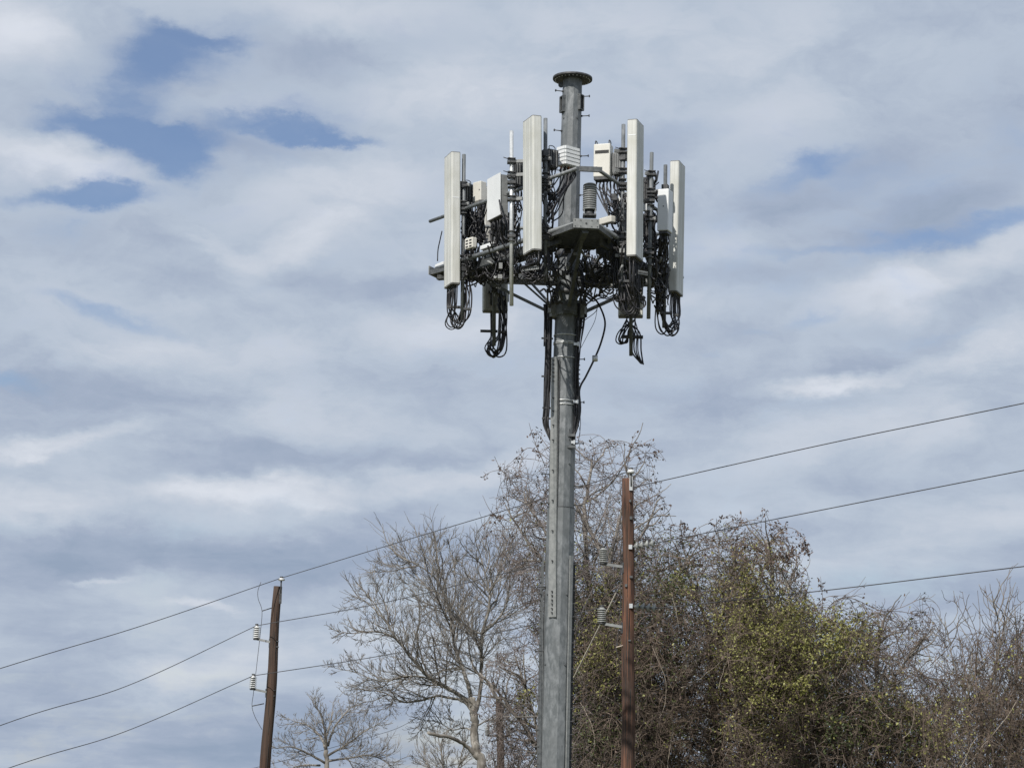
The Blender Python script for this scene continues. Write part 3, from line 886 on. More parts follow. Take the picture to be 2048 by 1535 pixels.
for k, x, y, dy, l in (('d1', 935, 450, 1.1, 'behind the far left antenna'), ('d2', 1100, 400, -1.2, 'left of the ribbed white unit'), ('d3', 1243, 400, -.9, 'left of the right panel antenna'),
                       ('d4', 1305, 440, .3, 'right of the right panel antenna'), ('d5', 1032, 430, -.6, 'beside the bright silver pipe'), ('d6', 1310, 520, .3, 'below the lower dark radio on the right'),
                       ('d7', 1010, 520, .5, 'above the left corner grating'), ('d8', 938, 530, 1.1, 'low behind the far left antenna')):
    feeds(k, x, y, dy, 10, 'thin black jumper cables ' + l, .12, 5)
# the knot of cables over and under the platform floor
def tangle(label, boxes, n, r=.0155, seed=3):
    n = int(n * .68)
    global rnd
    rr = random.Random(seed)
    m = MB()
    cen = None
    for _ in range(n):
        x0, y0, x1, y1, d0, d1 = rr.choice(boxes)
        pts = []
        px, py, dd = rr.uniform(x0, x1), rr.uniform(y0, y1), rr.uniform(d0, d1)
        p = T(px, py, dd)
        # a jumper sags between two clamps, or hangs nearly straight
        q = T(rr.uniform(x0, x1), min(y1, py + rr.uniform(-5, 75)), rr.uniform(d0, d1))
        sag = rr.uniform(.03, .30)
        lo = T(px, y1 + 5, dd).z
        for i in range(6):
            t = i / 5
            w = p.lerp(q, t) - Vector((0, 0, 4 * sag * t * (1 - t))) + Vector((rr.uniform(-1, 1), rr.uniform(-1, 1), rr.uniform(-1, 1))) * .035
            if w.z < lo: w.z = lo + rr.uniform(0, .06)
            pts.append(w)
        m.tube(smooth_path(pts, 3), r * rr.uniform(.7, 1.3), 5)
    c = V(m.v[0])
    o = thing('cable_tangle', c, label, 'cables')
    b = m.build('cable', BLACK, o); b['kind'] = 'stuff'
    return o
tangle('tangled black cables behind and right of the far left antenna', [(924, 380, 962, 520, .7, 1.5), (924, 470, 975, 560, .6, 1.6), (950, 400, 975, 480, .8, 1.6)], 110, seed=4)
tangle('tangled black cables between the white box and the bright silver pipe', [(970, 440, 1042, 560, -.2, 1.2), (1000, 400, 1040, 560, -.8, .3), (965, 520, 1045, 552, .2, 1.4)], 110, seed=5)
tangle('tangled black cables round the middle panel antenna pipe', [(1082, 300, 1108, 470, -1.5, -.9), (1080, 440, 1130, 580, -1.3, .3), (1045, 505, 1100, 555, -1.6, -.6)], 105, seed=6)
tangle('tangled black cables right of the monopole below the floor', [(1150, 480, 1235, 590, -.6, 1.2), (1165, 500, 1240, 560, -1.0, .4), (1120, 480, 1235, 560, -.2, 1.2)], 120, seed=7)
tangle('tangled black cables left of the right panel antenna', [(1226, 380, 1252, 600, -1.3, -.5), (1215, 440, 1250, 560, -1.1, -.4), (1240, 520, 1290, 600, -1.3, .6)], 120, seed=8)
tangle('tangled black cables between the right and far right antennas', [(1286, 340, 1325, 560, -.1, .8), (1290, 460, 1340, 590, .2, 1.2), (1310, 480, 1336, 620, .6, 1.2)], 130, seed=9)
tangle('tangled black cables just above the collar', [(1090, 560, 1125, 604, -.5, .1), (1155, 560, 1185, 604, -.4, .3)], 30, seed=10)
# small dark splice closures and weatherproofed connectors in the knot
rr = random.Random(21)
zones = [(930, 400, 970, 540, .6, 1.3), (985, 470, 1035, 560, -.4, .8), (1080, 340, 1105, 560, -1.3, -.8), (1160, 490, 1225, 580, -.8, .8), (1228, 380, 1250, 560, -1.2, -.5), (1290, 380, 1325, 570, 0, .9), (1110, 500, 1165, 560, -.8, -.5)]
kn = thing('cable_splices', T(1140, 520, -.5), 'small grey and black splice closures scattered through the cables', 'splices')
ms = [MB(), MB(), MB()]
for i in range(90):
    x0, y0, x1, y1, d0, d1 = rr.choice(zones)
    c = T(rr.uniform(x0, x1), rr.uniform(y0, y1), rr.uniform(d0, d1))
    d = Vector((rr.uniform(-1, 1), rr.uniform(-1, 1), rr.uniform(-2, 2))).normalized()
    q = ms[i % 3]
    if rr.random() < .5: q.cyl(c, c + d * rr.uniform(.08, .18), rr.uniform(.018, .035), n=7)
    else: q.cbox(c, rr.uniform(.05, .13), rr.uniform(.04, .08), rr.uniform(.04, .14))
for q, mt in zip(ms, (DARKM, BLACK, GREYP)):
    b = q.build('splice_closure', mt, kn); b['kind'] = 'stuff'
# cable runs down the pole
SHIFT = 0.0
def run(label, xs, dy, r=.019):
    paths = []
    for x in xs:
        pts = []
        for (px, py) in x:
            pts.append(T(px + rnd.uniform(-1, 1), py, dy + rnd.uniform(-.04, .04)))
        paths.append(pts)
    return bundle('cable_run', label, paths, r, 'cable runs strapped down the monopole')
left = []
for i in range(9):
    a = i * 1.5
    left.append([(1088 + a * 1.3, 608), (1090 + a, 640), (1090.5 + a * .85, 700), (1090 + a * .8, 760), (1087 + a * .9, 815), (1087 + a * .8, 845), (1095 + a * .4, 868), (1101 + a * .2, 880)])
o = run('thick black cable run hanging down the left side of the monopole', left, -.05)
for px, py in ((1090, 676), (1090, 752), (1092, 815), (1091, 836)):
    MB().beam(T(px - 7, py, -.08), T(px + 16, py + 1, -.05), .03).build('cable_hanger', DARKM, o)
MB().cbox(T(1091.5, 660, .03), .075, .05, .62).build('cable_tray', DARKM, o)
right = []
for i in range(8):
    a = i * 1.7
    right.append([(1154 + a * 1.5, 606), (1153 + a * 1.2, 650), (1151 + a * .8, 700), (1151 + a * .5, 760), (1150 + a * .9, 815), (1147 + a * .8, 850), (1143 + a * .5, 872), (1141 + a * .4, 884)])
o = run('black cable run hugging the right side of the monopole', right, -.14, .014)
MB().cbox(T(1165, 655, -.1), .05, .04, .04).build('cable_hanger', GALV_D, o)
o = bundle('looping_cable', 'single thick black cable bowing out right of the monopole below the platform',
       [[T(1172, 585, .1), T(1187, 596, .1), T(1196, 606, .05), T(1207, 630, 0), T(1210, 652, 0), T(1202, 685, 0), T(1190, 715, -.05), T(1172, 752, -.1), T(1160, 775, -.15), T(1155, 812, -.16)]], .019)
MB().cyl(T(1190, 711, -.05), T(1190, 722, -.05), .055, n=10).build('cable_clamp', GALV_B, o)
bundle('thin_ground_wires', 'two thin black wires from the right brace down to the monopole',
       [[T(1196, 606, .05), T(1190, 640, 0), T(1176, 668, 0), T(1162, 695, -.1)], [T(1196, 605, .05), T(1192, 622, 0), T(1175, 636, 0), T(1158, 648, -.1)]], .006)
bundle('stray_cable', 'single black cable dropping past the left edge of the far left antenna', [[T(884, 462, 1.4), T(880, 480, 1.5), T(876, 500, 1.6), T(875, 522, 1.6)]], .011)
bundle('hanging_wires', 'thin loose black wires hanging beside the cable port on the monopole', [[T(1160, 770, -.1), T(1160, 820, -.1), T(1161, 850, -.1), T(1158, 875, -.1), T(1156, 885, -.1)], [T(1158, 820, -.1), T(1157, 845, -.1), T(1160, 865, -.1), T(1156, 882, -.1)]], .006)
#TREES
# ------------------------------------------------------------------ wooden utility poles
def shaft(o, pts, radii, mt, n=16):
    MB().tube(pts, radii, n).build('pole_shaft', mt, o)
def post_insulator(o, base_p, h, r, mt, sheds=7, d=Vector((0, 0, 1)), lean=0.0):
    d = (d + Vector((lean, 0, 0))).normalized()
    ins = MB().cyl(base_p, base_p + d * h, r * .45, n=12).build('insulator', mt, o)
    for i in range(sheds):
        z = h * (.04 + .92 * i / sheds)
        hh = h * .92 / sheds
        MB().lathe(base_p + d * z, d, [(0, r), (hh * .22, r * 1.0), (hh * .80, r * .52)], 18, True).build('shed', mt, ins)
    MB().cyl(base_p + d * h, base_p + d * (h + .05), r * .42, n=10).build('wire_saddle', DARKM, ins)
    MB().cyl(base_p - d * .04, base_p, r * .8, n=12).build('insulator_foot', DARKM, ins)
    return ins
YR, YL, YF = 50.0, 62.0, 96.0
R_ = lambda px, py, dy=0: P(px, py, YR + dy)
L_ = lambda px, py, dy=0: P(px, py, YL + dy)
# right pole
b0 = R_(1256.5, 1535); t0 = R_(1256.3, 957)
g0 = b0 + (b0 - t0) * (b0.z / (t0.z - b0.z))
pr = thing('utility_pole', g0, 'reddish brown wooden utility pole right of the monopole with grey ribbed insulators on both sides', 'utility pole')
ptsR = [g0.lerp(t0, k / 14) + Vector((.012 * math.sin(k * 1.3), 0, 0)) for k in range(15)]
shaft(pr, ptsR, [.165 - .035 * k / 14 for k in range(15)], WOOD)
m = MB(); m.cbox(R_(1262, 962, -.13), .075, .03, .42); m.build('pole_top_bracket', GALV_B, pr)
m = MB(); m.cyl(R_(1262.5, 972, -.14), R_(1262, 944, -.14), .02, n=8); m.build('insulator_pin', DARKM, pr)
q = R_(1262, 945, -.14)
i_ = MB().lathe(q, (0, 0, 1), [(-.015, .06), (0, .088), (.045, .085), (.07, .055), (.085, .03)], 20, True).build('cap_insulator', PORC_W, pr)
MB().cyl(q + Vector((0, 0, .075)), q + Vector((0, 0, .12)), .045, n=10).build('wire_saddle', DARKM, i_)
for (ax, ay, bx, by, ix, iy, h) in ((1245, 1133, 1207, 1127, 1206.5, 1125, .34), (1244, 1253, 1203, 1246, 1203.5, 1244, .34)):
    m = MB(); a, b = R_(ax, ay, -.05), R_(bx, by, -.05)
    m.beam(a, b, .075, .06)
    m.build('stand_off_arm', GREYP, pr)
    MB().cbox(a + Vector((0, 0, -.02)), .05, .06, .24).build('arm_base', DARKM, pr)
    post_insulator(pr, R_(ix, iy, -.05), h, .108, PORC_G, 7)
for (ax, ay, bx, by) in ((1264, 1093, 1308, 1086), (1265, 1211.5, 1312, 1216)):
    a, b = R_(ax, ay, -.12), R_(bx, by, -.22)
    d = (b - a).normalized()
    o = MB().cyl(a - d * .12, b, .022, n=8).build('strain_insulator', GALV_D, pr)
    L = (b - a).length
    for i in range(4):
        MB().lathe(a + d * (L * (.08 + i * .235)), d, [(0, .030), (.035, .045), (.075, .095), (.095, .095), (.10, .03)], 18, True).build('shed', PORC_G, o)
    MB().cbox(a - d * .04, .08, .12, .10).build('clevis', GALV_B, pr)
for (x, y, w, h) in ((1262, 1035, .06, .07), (1262, 1153, .07, .05), (1260, 1001, .04, .05), (1259, 1280, .06, .03), (1252, 1170, .05, .06)):
    MB().cbox(R_(x, y, -.15), w, .04, h).build('bolt_plate', GALV_D, pr)
MB().tube(smooth_path([R_(1244, 1050, -.05), R_(1241, 1150, -.08), R_(1240, 1230, -.08), R_(1233, 1290, -.08), R_(1233, 1300, -.08), R_(1237, 1320, -.08)], 4), .007, 5).build('ground_wire', WIRE, pr)
MB().cyl(R_(1232, 1294, -.08), R_(1246, 1290, -.08), .016, n=6).build('wire_stand_off', TWIG_P, pr)
for (x0, y0, x1, y1, dy0, dy1, lab) in ((1243, 1163, 1232, 1185, .0, .3, 'pale yellow guy wire guard slanting down left from the reddish brown pole'), (1243, 1050, 1214, 1108, .0, .6, 'thinner guy wire slanting down left behind the upper grey insulator')):
    sl = (1153 - 1232) / (1343 - 1185) if y0 > 1100 else (1146 - 1214) / (1259 - 1108)
    xe = x1 + sl * (1750 - y1)
    a, b, c = R_(x0, y0, dy0), R_(x1, y1, dy1), R_(xe, 1750, 3.0)
    e = b.lerp(c, (b.z - .05) / (b.z - c.z)) if c.z < 0 else c
    gw = thing('guy_wire', a, lab, 'guy wire')
    MB().cyl(a, e, .007, n=6).build('wire', WIRE, gw)
    if y0 > 1100: MB().cyl(b, b.lerp(e, .62), .014, n=8).build('guard', GUARD, gw)
# long drying cracks in the timber
rk = random.Random(14)
def cracks(o, g0, t0, rfun, n, zlo):
    ax_ = (t0 - g0).normalized(); L = (t0 - g0).length
    for _ in range(n):
        k = rk.uniform(zlo, .97); ln = rk.uniform(.25, 1.1); a_ = rk.uniform(-1.2, 1.2)
        pts = []
        for i in range(7):
            kk = min(.995, k + ln * i / 6 / L); a_ += rk.uniform(-.025, .025)
            pts.append(g0.lerp(t0, kk) + Vector((math.sin(a_), -math.cos(a_), 0)) * (rfun(kk) - .001))
        MB().tube(pts, [.002, .006, .008, .009, .008, .006, .002], 4).build('crack', RECESS, o)
cracks(pr, pr.location.copy(), R_(1256.3, 957), lambda k: .165 - .035 * k, 26, .2)
# left pole
b0 = L_(531, 1535); t0 = L_(556, 1172)
g0 = b0 + (b0 - t0) * (b0.z / (t0.z - b0.z))
lp = thing('utility_pole', g0, 'dark brown leaning utility pole alone at the lower left with two white ribbed insulators', 'utility pole')
shaft(lp, [g0.lerp(t0, k / 14) + Vector((.02 * math.sin(k * .9), 0, 0)) for k in range(15)], [.172 - .052 * k / 14 for k in range(15)], WOOD_D)
MB().cyl(L_(561.5, 1186, -.12), L_(562.5, 1160, -.12), .022, n=8).build('insulator_pin', DARKM, lp)
MB().cbox(L_(561, 1192, -.12), .07, .03, .40).build('pole_top_bracket', DARKM, lp)
q = L_(563, 1160, -.12)
i_ = MB().lathe(q, (0, 0, 1), [(-.01, .06), (0, .095), (.05, .09), (.07, .05)], 20, True).build('cap_insulator', PORC_W, lp)
MB().cyl(q + Vector((0, 0, .06)), q + Vector((0, 0, .11)), .05, n=10).build('wire_saddle', DARKM, i_)
for (ax, ay, bx, by, ix, iy) in ((540, 1283, 513, 1277, 512.5, 1276), (533, 1383, 506, 1377, 505.5, 1376)):
    MB().beam(L_(ax, ay, -.05), L_(bx, by, -.05), .075, .06).build('stand_off_arm', GREYP, lp)
    MB().cbox(L_(ax, ay, -.05) + Vector((0, 0, -.03)), .06, .07, .24).build('arm_base', DARKM, lp)
    post_insulator(lp, L_(ix, iy, -.05), .36, .105, PORC_W, 6)
for (x, y) in ((556, 1282), (556, 1293), (549, 1380), (549, 1391), (546, 1398), (553, 1212)):
    MB().cyl(L_(x - 4, y, -.1), L_(x + 1.5, y, -.1), .02, n=6).build('through_bolt', DARKM, lp)
for (x0, y0, x1, y1) in ((524, 1221, 543, 1215), (504, 1411, 528, 1406)):
    MB().cyl(L_(x0, y0, -.05), L_(x1, y1, 0), .016, n=6).build('wire_stand_off', DARKM, lp)
MB().tube(smooth_path([L_(522, 1163, -.05), L_(516, 1180, -.05), L_(516.5, 1197, -.05), L_(524, 1221, -.05), L_(521, 1262, -.05), L_(514, 1325, -.05), L_(507, 1385, -.05), L_(504, 1411, -.05), L_(510, 1432, -.05), L_(524, 1458, 0)], 5), .008, 5).build('jumper_wire', WIRE, lp)
cracks(lp, lp.location.copy(), L_(556, 1172), lambda k: .172 - .052 * k, 18, .3)
# far pole
F_ = lambda px, py, dy=0: P(px, py, YF + dy)
b0 = F_(1002, 1535); t0 = F_(998, 1392)
g0 = b0 + (b0 - t0) * (b0.z / (t0.z - b0.z))
fp = thing('utility_pole', g0, 'distant dark utility pole half hidden by branches between the bare tree and the monopole', 'utility pole')
shaft(fp, [g0.lerp(t0, k / 8) for k in range(9)], [.17 - .02 * k / 8 for k in range(9)], WOOD_D)
MB().beam(F_(974, 1470, -.1), F_(1021, 1472, -.1), .09, .08).build('cross_arm', DARKM, fp)
for x in (975, 1018): post_insulator(fp, F_(x, 1468, -.1), .34, .12, PORC_G, 5)

# ------------------------------------------------------------------ power lines
def line(label, pts, sag=0.0, r=.011):
    out = smooth_path(pts, 12)
    o = MB().tube(out, r, 5).build('power_line', WIRE)
    return tag(o, label, 'power line', 'overhead power lines')
def far(px, py, y): return P(px, py, y)
def through(px0, py0, y0, px1, py1, y1, k=1.5):
    """extend the wire past the frame edge"""
    a, b = P(px0, py0, y0), P(px1, py1, y1)
    return b + (b - a) * (k - 1)
lA, lB, lC = L_(563, 1155, -.12), L_(513, 1250.5, -.05), L_(506.5, 1350.5, -.05)
def leftend(p, py):
    e = P(0, py, 54)
    return e + (e - p) * 1.0
line('top power line running left from the white cap of the dark left pole', [lA, P(282, 1251, 58), P(0, 1336, 54), leftend(lA, 1336)], .12)
line('middle power line running left from the upper insulator of the dark left pole', [lB, P(256, 1370, 58), P(0, 1450, 54), leftend(lB, 1450)], .12)
line('lowest power line running left from the lower insulator of the dark left pole', [lC, P(250, 1462, 58), P(0, 1541, 54), leftend(lC, 1541)], .12)
line('top power line between the dark left pole and the top of the reddish brown pole', [lA, P(800, 1083, 56.5), P(1010, 1020, 53.5), R_(1262, 941, -.14)], .06)
line('middle power line between the upper insulators of the two nearer poles', [lB, P(760, 1206, 57), P(1000, 1148, 54), R_(1206, 1096, -.05)], .04)
line('lowest power line between the lower insulators of the two nearer poles', [lC, P(760, 1311, 57), P(1000, 1263, 54), R_(1204, 1214, -.05)], .04)
line('top power line rising right from the top of the reddish brown pole', [R_(1266, 974, -.15), P(1650, 888, 45), P(2048, 806, 40.5), through(1650, 888, 45, 2048, 806, 40.5, 4)], .05)
line('middle power line rising right from the upper strain insulator', [R_(1308, 1086, -.22), P(1650, 1018, 46), P(2048, 940, 41.5), through(1650, 1018, 46, 2048, 940, 41.5, 4)], .05)
line('lowest power line running right from the lower strain insulator', [R_(1312, 1216, -.22), P(1650, 1180, 46), P(2048, 1132, 41.5), through(1650, 1180, 46, 2048, 1132, 41.5, 4)], .04)
line('faint thin wire running down left from the distant pole behind the bare trees', [F_(975, 1462, -.1), P(859, 1431, 93), P(776, 1462, 88), P(556, 1523, 80), P(350, 1570, 72)], .0, .010)

# ------------------------------------------------------------------ trees and vine tangles
class Strands:
    """many tapering tubes written as one mesh with numpy"""
    def __init__(s, seed): s.r = np.random.default_rng(seed); s.V, s.F, s.n = [], [], 0
    def tubes(s, Pn, Rn, sides=3):
        N_, S1 = Pn.shape[:2]
        if N_ == 0: return
        tan = np.empty_like(Pn)
        tan[:, 1:-1] = Pn[:, 2:] - Pn[:, :-2]; tan[:, 0] = Pn[:, 1] - Pn[:, 0]; tan[:, -1] = Pn[:, -1] - Pn[:, -2]
        tan /= np.linalg.norm(tan, axis=2, keepdims=True) + 1e-9
        ref = s.r.normal(size=(N_, 1, 3)); ref = np.repeat(ref, S1, 1)
        u = np.cross(tan, ref); u /= np.linalg.norm(u, axis=2, keepdims=True) + 1e-9
        w = np.cross(tan, u)
        ang = np.arange(sides) * 2 * np.pi / sides
        ca, sa = np.cos(ang)[None, None, :, None], np.sin(ang)[None, None, :, None]
        Vv = Pn[:, :, None] + Rn[:, :, None, None] * (u[:, :, None] * ca + w[:, :, None] * sa)
        idx = np.arange(N_ * S1 * sides).reshape(N_, S1, sides) + s.n
        nx = np.roll(idx, -1, 2)
        Fq = np.stack([idx[:, :-1], nx[:, :-1], nx[:, 1:], idx[:, 1:]], -1).reshape(-1, 4)
        s.V.append(Vv.reshape(-1, 3)); s.F.append(Fq); s.n += N_ * S1 * sides
    def quads(s, c, size, asp=.55):
        N_ = len(c)
        if N_ == 0: return
        a = s.r.normal(size=(N_, 3)); a /= np.linalg.norm(a, axis=1, keepdims=True)
        b = np.cross(a, s.r.normal(size=(N_, 3))); b /= np.linalg.norm(b, axis=1, keepdims=True)
        L = (size * s.r.uniform(.6, 1.35, N_))[:, None]
        nrm = np.cross(a, b) * L * .15
        Vv = np.stack([c - a * L, c + b * L * asp + nrm, c + a * L, c - b * L * asp + nrm], 1)
        s.V.append(Vv.reshape(-1, 3)); s.F.append((np.arange(N_ * 4).reshape(N_, 4) + s.n)); s.n += N_ * 4
    def build(s, name, mt, parent, stuff=True, smooth=True):
        if not s.V: return None
        Vv = np.concatenate(s.V); F = np.concatenate(s.F)
        if parent is not None: Vv = Vv - np.array(parent.location)[None]
        me = bpy.data.meshes.new(name)
        me.vertices.add(len(Vv)); me.vertices.foreach_set('co', Vv.astype(np.float32).ravel())
        me.loops.add(F.size); me.loops.foreach_set('vertex_index', F.astype(np.int32).ravel())
        me.polygons.add(len(F)); me.polygons.foreach_set('loop_start', np.arange(0, F.size, 4, dtype=np.int32))
        me.polygons.foreach_set('loop_total', np.full(len(F), 4, np.int32))
        if smooth: me.polygons.foreach_set('use_smooth', np.ones(len(F), bool))
        me.update(calc_edges=True)
        me.materials.append(mt)
        o = bpy.data.objects.new(name, me); COL.objects.link(o)
        if parent is not None: o.parent = parent
        if stuff: o['kind'] = 'stuff'
        return o
def unit(v): return v / (np.linalg.norm(v, axis=-1, keepdims=True) + 1e-9)
def grow(rg, start, d, L, segs, wig=.25, bend=.10, up=0.0):
    """random smooth walks; up>0 lifts them, up<0 makes them droop"""
    N_ = len(start)
    P_ = np.empty((N_, segs + 1, 3)); P_[:, 0] = start
    d = unit(d); b = rg.normal(size=(N_, 3)) * bend
    st = (L / segs)[:, None]
    for i in range(segs):
        d = unit(d + b + rg.normal(size=(N_, 3)) * wig + np.array([0, 0, up]))
        b = b * .8 + rg.normal(size=(N_, 3)) * bend * .5
        P_[:, i + 1] = P_[:, i] + d * st
    return P_
def branch(rg, par, plen, n, t0=.15, t1=1.0, ang=(30, 65), f=(.35, .6), segs=6, wig=.2, bend=.08, up=.05, r=(.01, .004)):
    """n children sprouting from the parent strands"""
    N_, S1 = par.shape[:2]
    w = plen / plen.sum()
    k = rg.choice(N_, n, p=w)
    t = t0 + (t1 - t0) * rg.random(n)
    x = t * (S1 - 1); i = np.minimum(x.astype(int), S1 - 2); fr = (x - i)[:, None]
    st = par[k, i] * (1 - fr) + par[k, i + 1] * fr
    tan = unit(par[k, i + 1] - par[k, i])
    pr_ = unit(np.cross(tan, rg.normal(size=(n, 3))))
    a = np.radians(rg.uniform(*ang, n))[:, None]
    L = plen[k] * rg.uniform(*f, n) * (1.15 - .55 * t)
    return grow(rg, st, tan * np.cos(a) + pr_ * np.sin(a), L, segs, wig, bend, up), L
def taper(n, segs, r0, r1):
    t = np.linspace(0, 1, segs + 1)[None]
    r0 = np.broadcast_to(np.asarray(r0, float), (n,))[:, None]; r1 = np.broadcast_to(np.asarray(r1, float), (n,))[:, None]
    return r0 * (1 - t) + r1 * t
def limb_mesh(parent, pts, r0, r1, mt, name='limb', n=9, seed=0, k=4):
    q = smooth_path(pts, k)
    rg_ = random.Random(seed)
    q = [p + Vector((rg_.uniform(-1, 1), rg_.uniform(-1, 1), rg_.uniform(-1, 1))) * r0 * .25 for p in q]
    m_ = len(q)
    MB().tube(q, [(r0 + (r1 - r0) * i / (m_ - 1)) * rg_.uniform(.93, 1.07) for i in range(m_)], n).build(name, mt, parent)
    return np.array([list(p) for p in q])
def resample(a, n):
    d = np.r_[0, np.cumsum(np.linalg.norm(np.diff(a, axis=0), axis=1))]
    t = np.linspace(0, d[-1], n)
    return np.stack([np.interp(t, d, a[:, j]) for j in range(3)], 1), d[-1]
def to_px(Q):
    v = Q - np.array(EYE)
    z = v @ np.array(fwd)
    return 1024 + FPX * (v @ np.array(camr)) / z, 767.5 - FPX * (v @ np.array(camu)) / z

def thin_out(rg_, Pn, cap, cell=14):
    """keep the twigs evenly spread: drop some wherever too many crowd the same part of the crown"""
    if not len(Pn): return np.zeros(0, bool)
    m_ = Pn[:, Pn.shape[1] // 2]
    k = np.floor(m_ / (cell * .0145)).astype(int)
    k[:, 1] = 0
    key = k[:, 0] * 100003 + k[:, 2]
    _, inv, cnt = np.unique(key, return_inverse=True, return_counts=True)
    return rg_.random(len(Pn)) < np.minimum(1, cap / cnt[inv.ravel()])
def bare_tree(name, label, Y, trunk, limbs, seed, r_trunk, n1, n2, n3, n4, bark, twig, f1=(.28, .55), lim=None, cap=(5, 6)):
    rg_ = np.random.default_rng(seed)
    C_ = lambda p: P(p[0], p[1], Y + (p[2] if len(p) > 2 else 0))
    g0 = C_(trunk[0])
    base_ = Vector((g0.x, g0.y, 0))
    o = thing(name, base_, label, 'tree')
    tp = [base_] + [C_(p) for p in trunk]
    limb_mesh(o, tp, r_trunk, r_trunk * .75, bark, 'trunk', 12, seed)
    Ls = []; lens = []
    for i, (pts, ra, rb) in enumerate(limbs):
        a = limb_mesh(o, [C_(p) for p in pts], ra * .86, rb * .80, bark, 'limb', 8, seed + i)
        a, L = resample(a, 13); Ls.append(a); lens.append(L)
    par = np.stack(Ls); pl_ = np.array(lens)
    S = Strands(seed)
    B1, L1 = branch(rg_, par, pl_, n1, .22, 1, (28, 62), f1, 9, .13, .06, .06)
    ends = grow(rg_, par[:, -1], par[:, -1] - par[:, -2], pl_ * .30, 9, .14, .06, .05)
    B1 = np.concatenate([B1, ends]); L1 = np.concatenate([L1, pl_ * .3])
    L1 = np.minimum(L1, 2.4)
    S.tubes(B1, taper(len(B1), 9, np.clip(L1 * .014, .012, .030), .006), 5)
    B2, L2 = branch(rg_, B1, L1, n2, .1, 1, (22, 52), (.34, .62), 7, .13, .05, .06)
    kk = thin_out(rg_, B2, 4); B2, L2 = B2[kk], L2[kk]
    S.tubes(B2, taper(len(B2), 7, np.clip(L2 * .010, .007, .013), .0045), 4)
    b = S.build('branches', twig, o)
    S = Strands(seed + 1)
    B3, L3 = branch(rg_, B2, L2, n3, .1, 1, (20, 48), (.38, .68), 5, .13, .05, .07)
    keep = np.ones(len(B3), bool)
    if lim is not None:
        x, y = to_px(B3[:, -1]); keep = lim(x, y)
    B3, L3 = B3[keep], L3[keep]
    kk = thin_out(rg_, B3, cap[0]); B3, L3 = B3[kk], L3[kk]
    S.tubes(B3, taper(len(B3), 5, .0070, .0042), 3)
    B4, L4 = branch(rg_, B3, L3, n4, .15, 1, (20, 48), (.4, .7), 3, .13, .05, .06)
    if lim is not None:
        x, y = to_px(B4[:, -1]); k_ = lim(x, y); B4 = B4[k_]
    B4 = B4[thin_out(rg_, B4, cap[1])]
    S.tubes(B4, taper(len(B4), 3, .0052, .0035), 3)
    S.build('twigs', twig, o)
    return o, (B1, B2, B3)

# bare tree left of the mast
TL = [
    ([(945, 1412), (931, 1397), (900, 1378), (865, 1359, -.3), (836, 1330, -.5), (816, 1306, -.6), (793, 1277, -.8), (770, 1240, -.9), (744, 1214, -1)], .085, .025),
    ([(948, 1428), (930, 1404), (900, 1394), (872, 1391, .4), (848, 1398, .6), (826, 1402, .8), (800, 1402, .9), (770, 1385, 1), (735, 1378, 1.1)], .055, .014),
    ([(948, 1430), (957, 1402), (962, 1359, -.2), (963, 1310, -.4), (964, 1267, -.5), (979, 1214, -.7), (976, 1165, -.8), (962, 1118, -1)], .080, .022),
    ([(946, 1410), (941, 1388), (934, 1362), (925, 1336, .3), (912, 1300, .5), (905, 1267, .6), (898, 1221, .8), (882, 1171, .9), (849, 1138, 1), (806, 1116, 1.1)], .080, .018),
    ([(964, 1267, -.5), (975, 1256, -.7), (987, 1247, -.8), (1003, 1228, -1), (1013, 1205, -1.1), (1020, 1150, -1.2), (1016, 1110, -1.2)], .045, .014),
    ([(964, 1268, -.5), (952, 1262, -.2), (941, 1257, .1), (925, 1243, .3), (911, 1227, .4), (893, 1222, .5), (862, 1210, .6), (825, 1195, .8)], .036, .012),
    ([(898, 1221, .8), (906, 1205, .9), (911, 1188, 1), (910, 1155, 1.2), (907, 1129, 1.3), (898, 1089, 1.5)], .040, .012),
    ([(865, 1359, -.3), (840, 1352, -.6), (805, 1352, -.9), (770, 1362, -1.1), (730, 1352, -1.2), (700, 1340, -1.3)], .034, .010),
    ([(793, 1277, -.8), (770, 1266, -1), (740, 1262, -1.1), (705, 1266, -1.2), (680, 1262, -1.3)], .034, .010),
    ([(770, 1240, -.9), (752, 1210, -.9), (735, 1190, -.9), (715, 1168, -.9)], .028, .010),
    ([(963, 1300, -.4), (972, 1240, .2), (985, 1180, .6), (1000, 1130, .9), (1010, 1090, 1.1)], .034, .010),
    ([(880, 1171, .9), (868, 1150, .2), (866, 1120, 0), (872, 1090, 0)], .026, .010),
    ([(925, 1336, .3), (905, 1325, -.4), (880, 1318, -.8), (852, 1322, -1.1), (835, 1318, -1.2)], .028, .010),
    ([(955, 1450), (975, 1440, -.5), (1000, 1440, -.8), (1030, 1465, -1.1), (1060, 1500, -1.2)], .030, .010),
    ([(952, 1462), (930, 1455, .4), (905, 1458, .7), (880, 1445, 1), (862, 1440, 1.1)], .030, .008),
]
def lim1(x, y):
    rg_ = np.random.default_rng(9)
    top = np.interp(x, [640, 655, 690, 740, 765, 800, 870, 900, 940, 1000, 1060, 1100], [1330, 1235, 1195, 1160, 1085, 1075, 1068, 1062, 1058, 1068, 1080, 1100])
    low = np.interp(x, [640, 660, 700, 780, 830, 900, 1200], [1300, 1400, 1440, 1490, 1470, 1600, 1600])
    return ((y > top - rg_.exponential(7, len(x))) & (y < low + rg_.exponential(14, len(x))) & (x > 655 - rg_.exponential(8, len(x))))
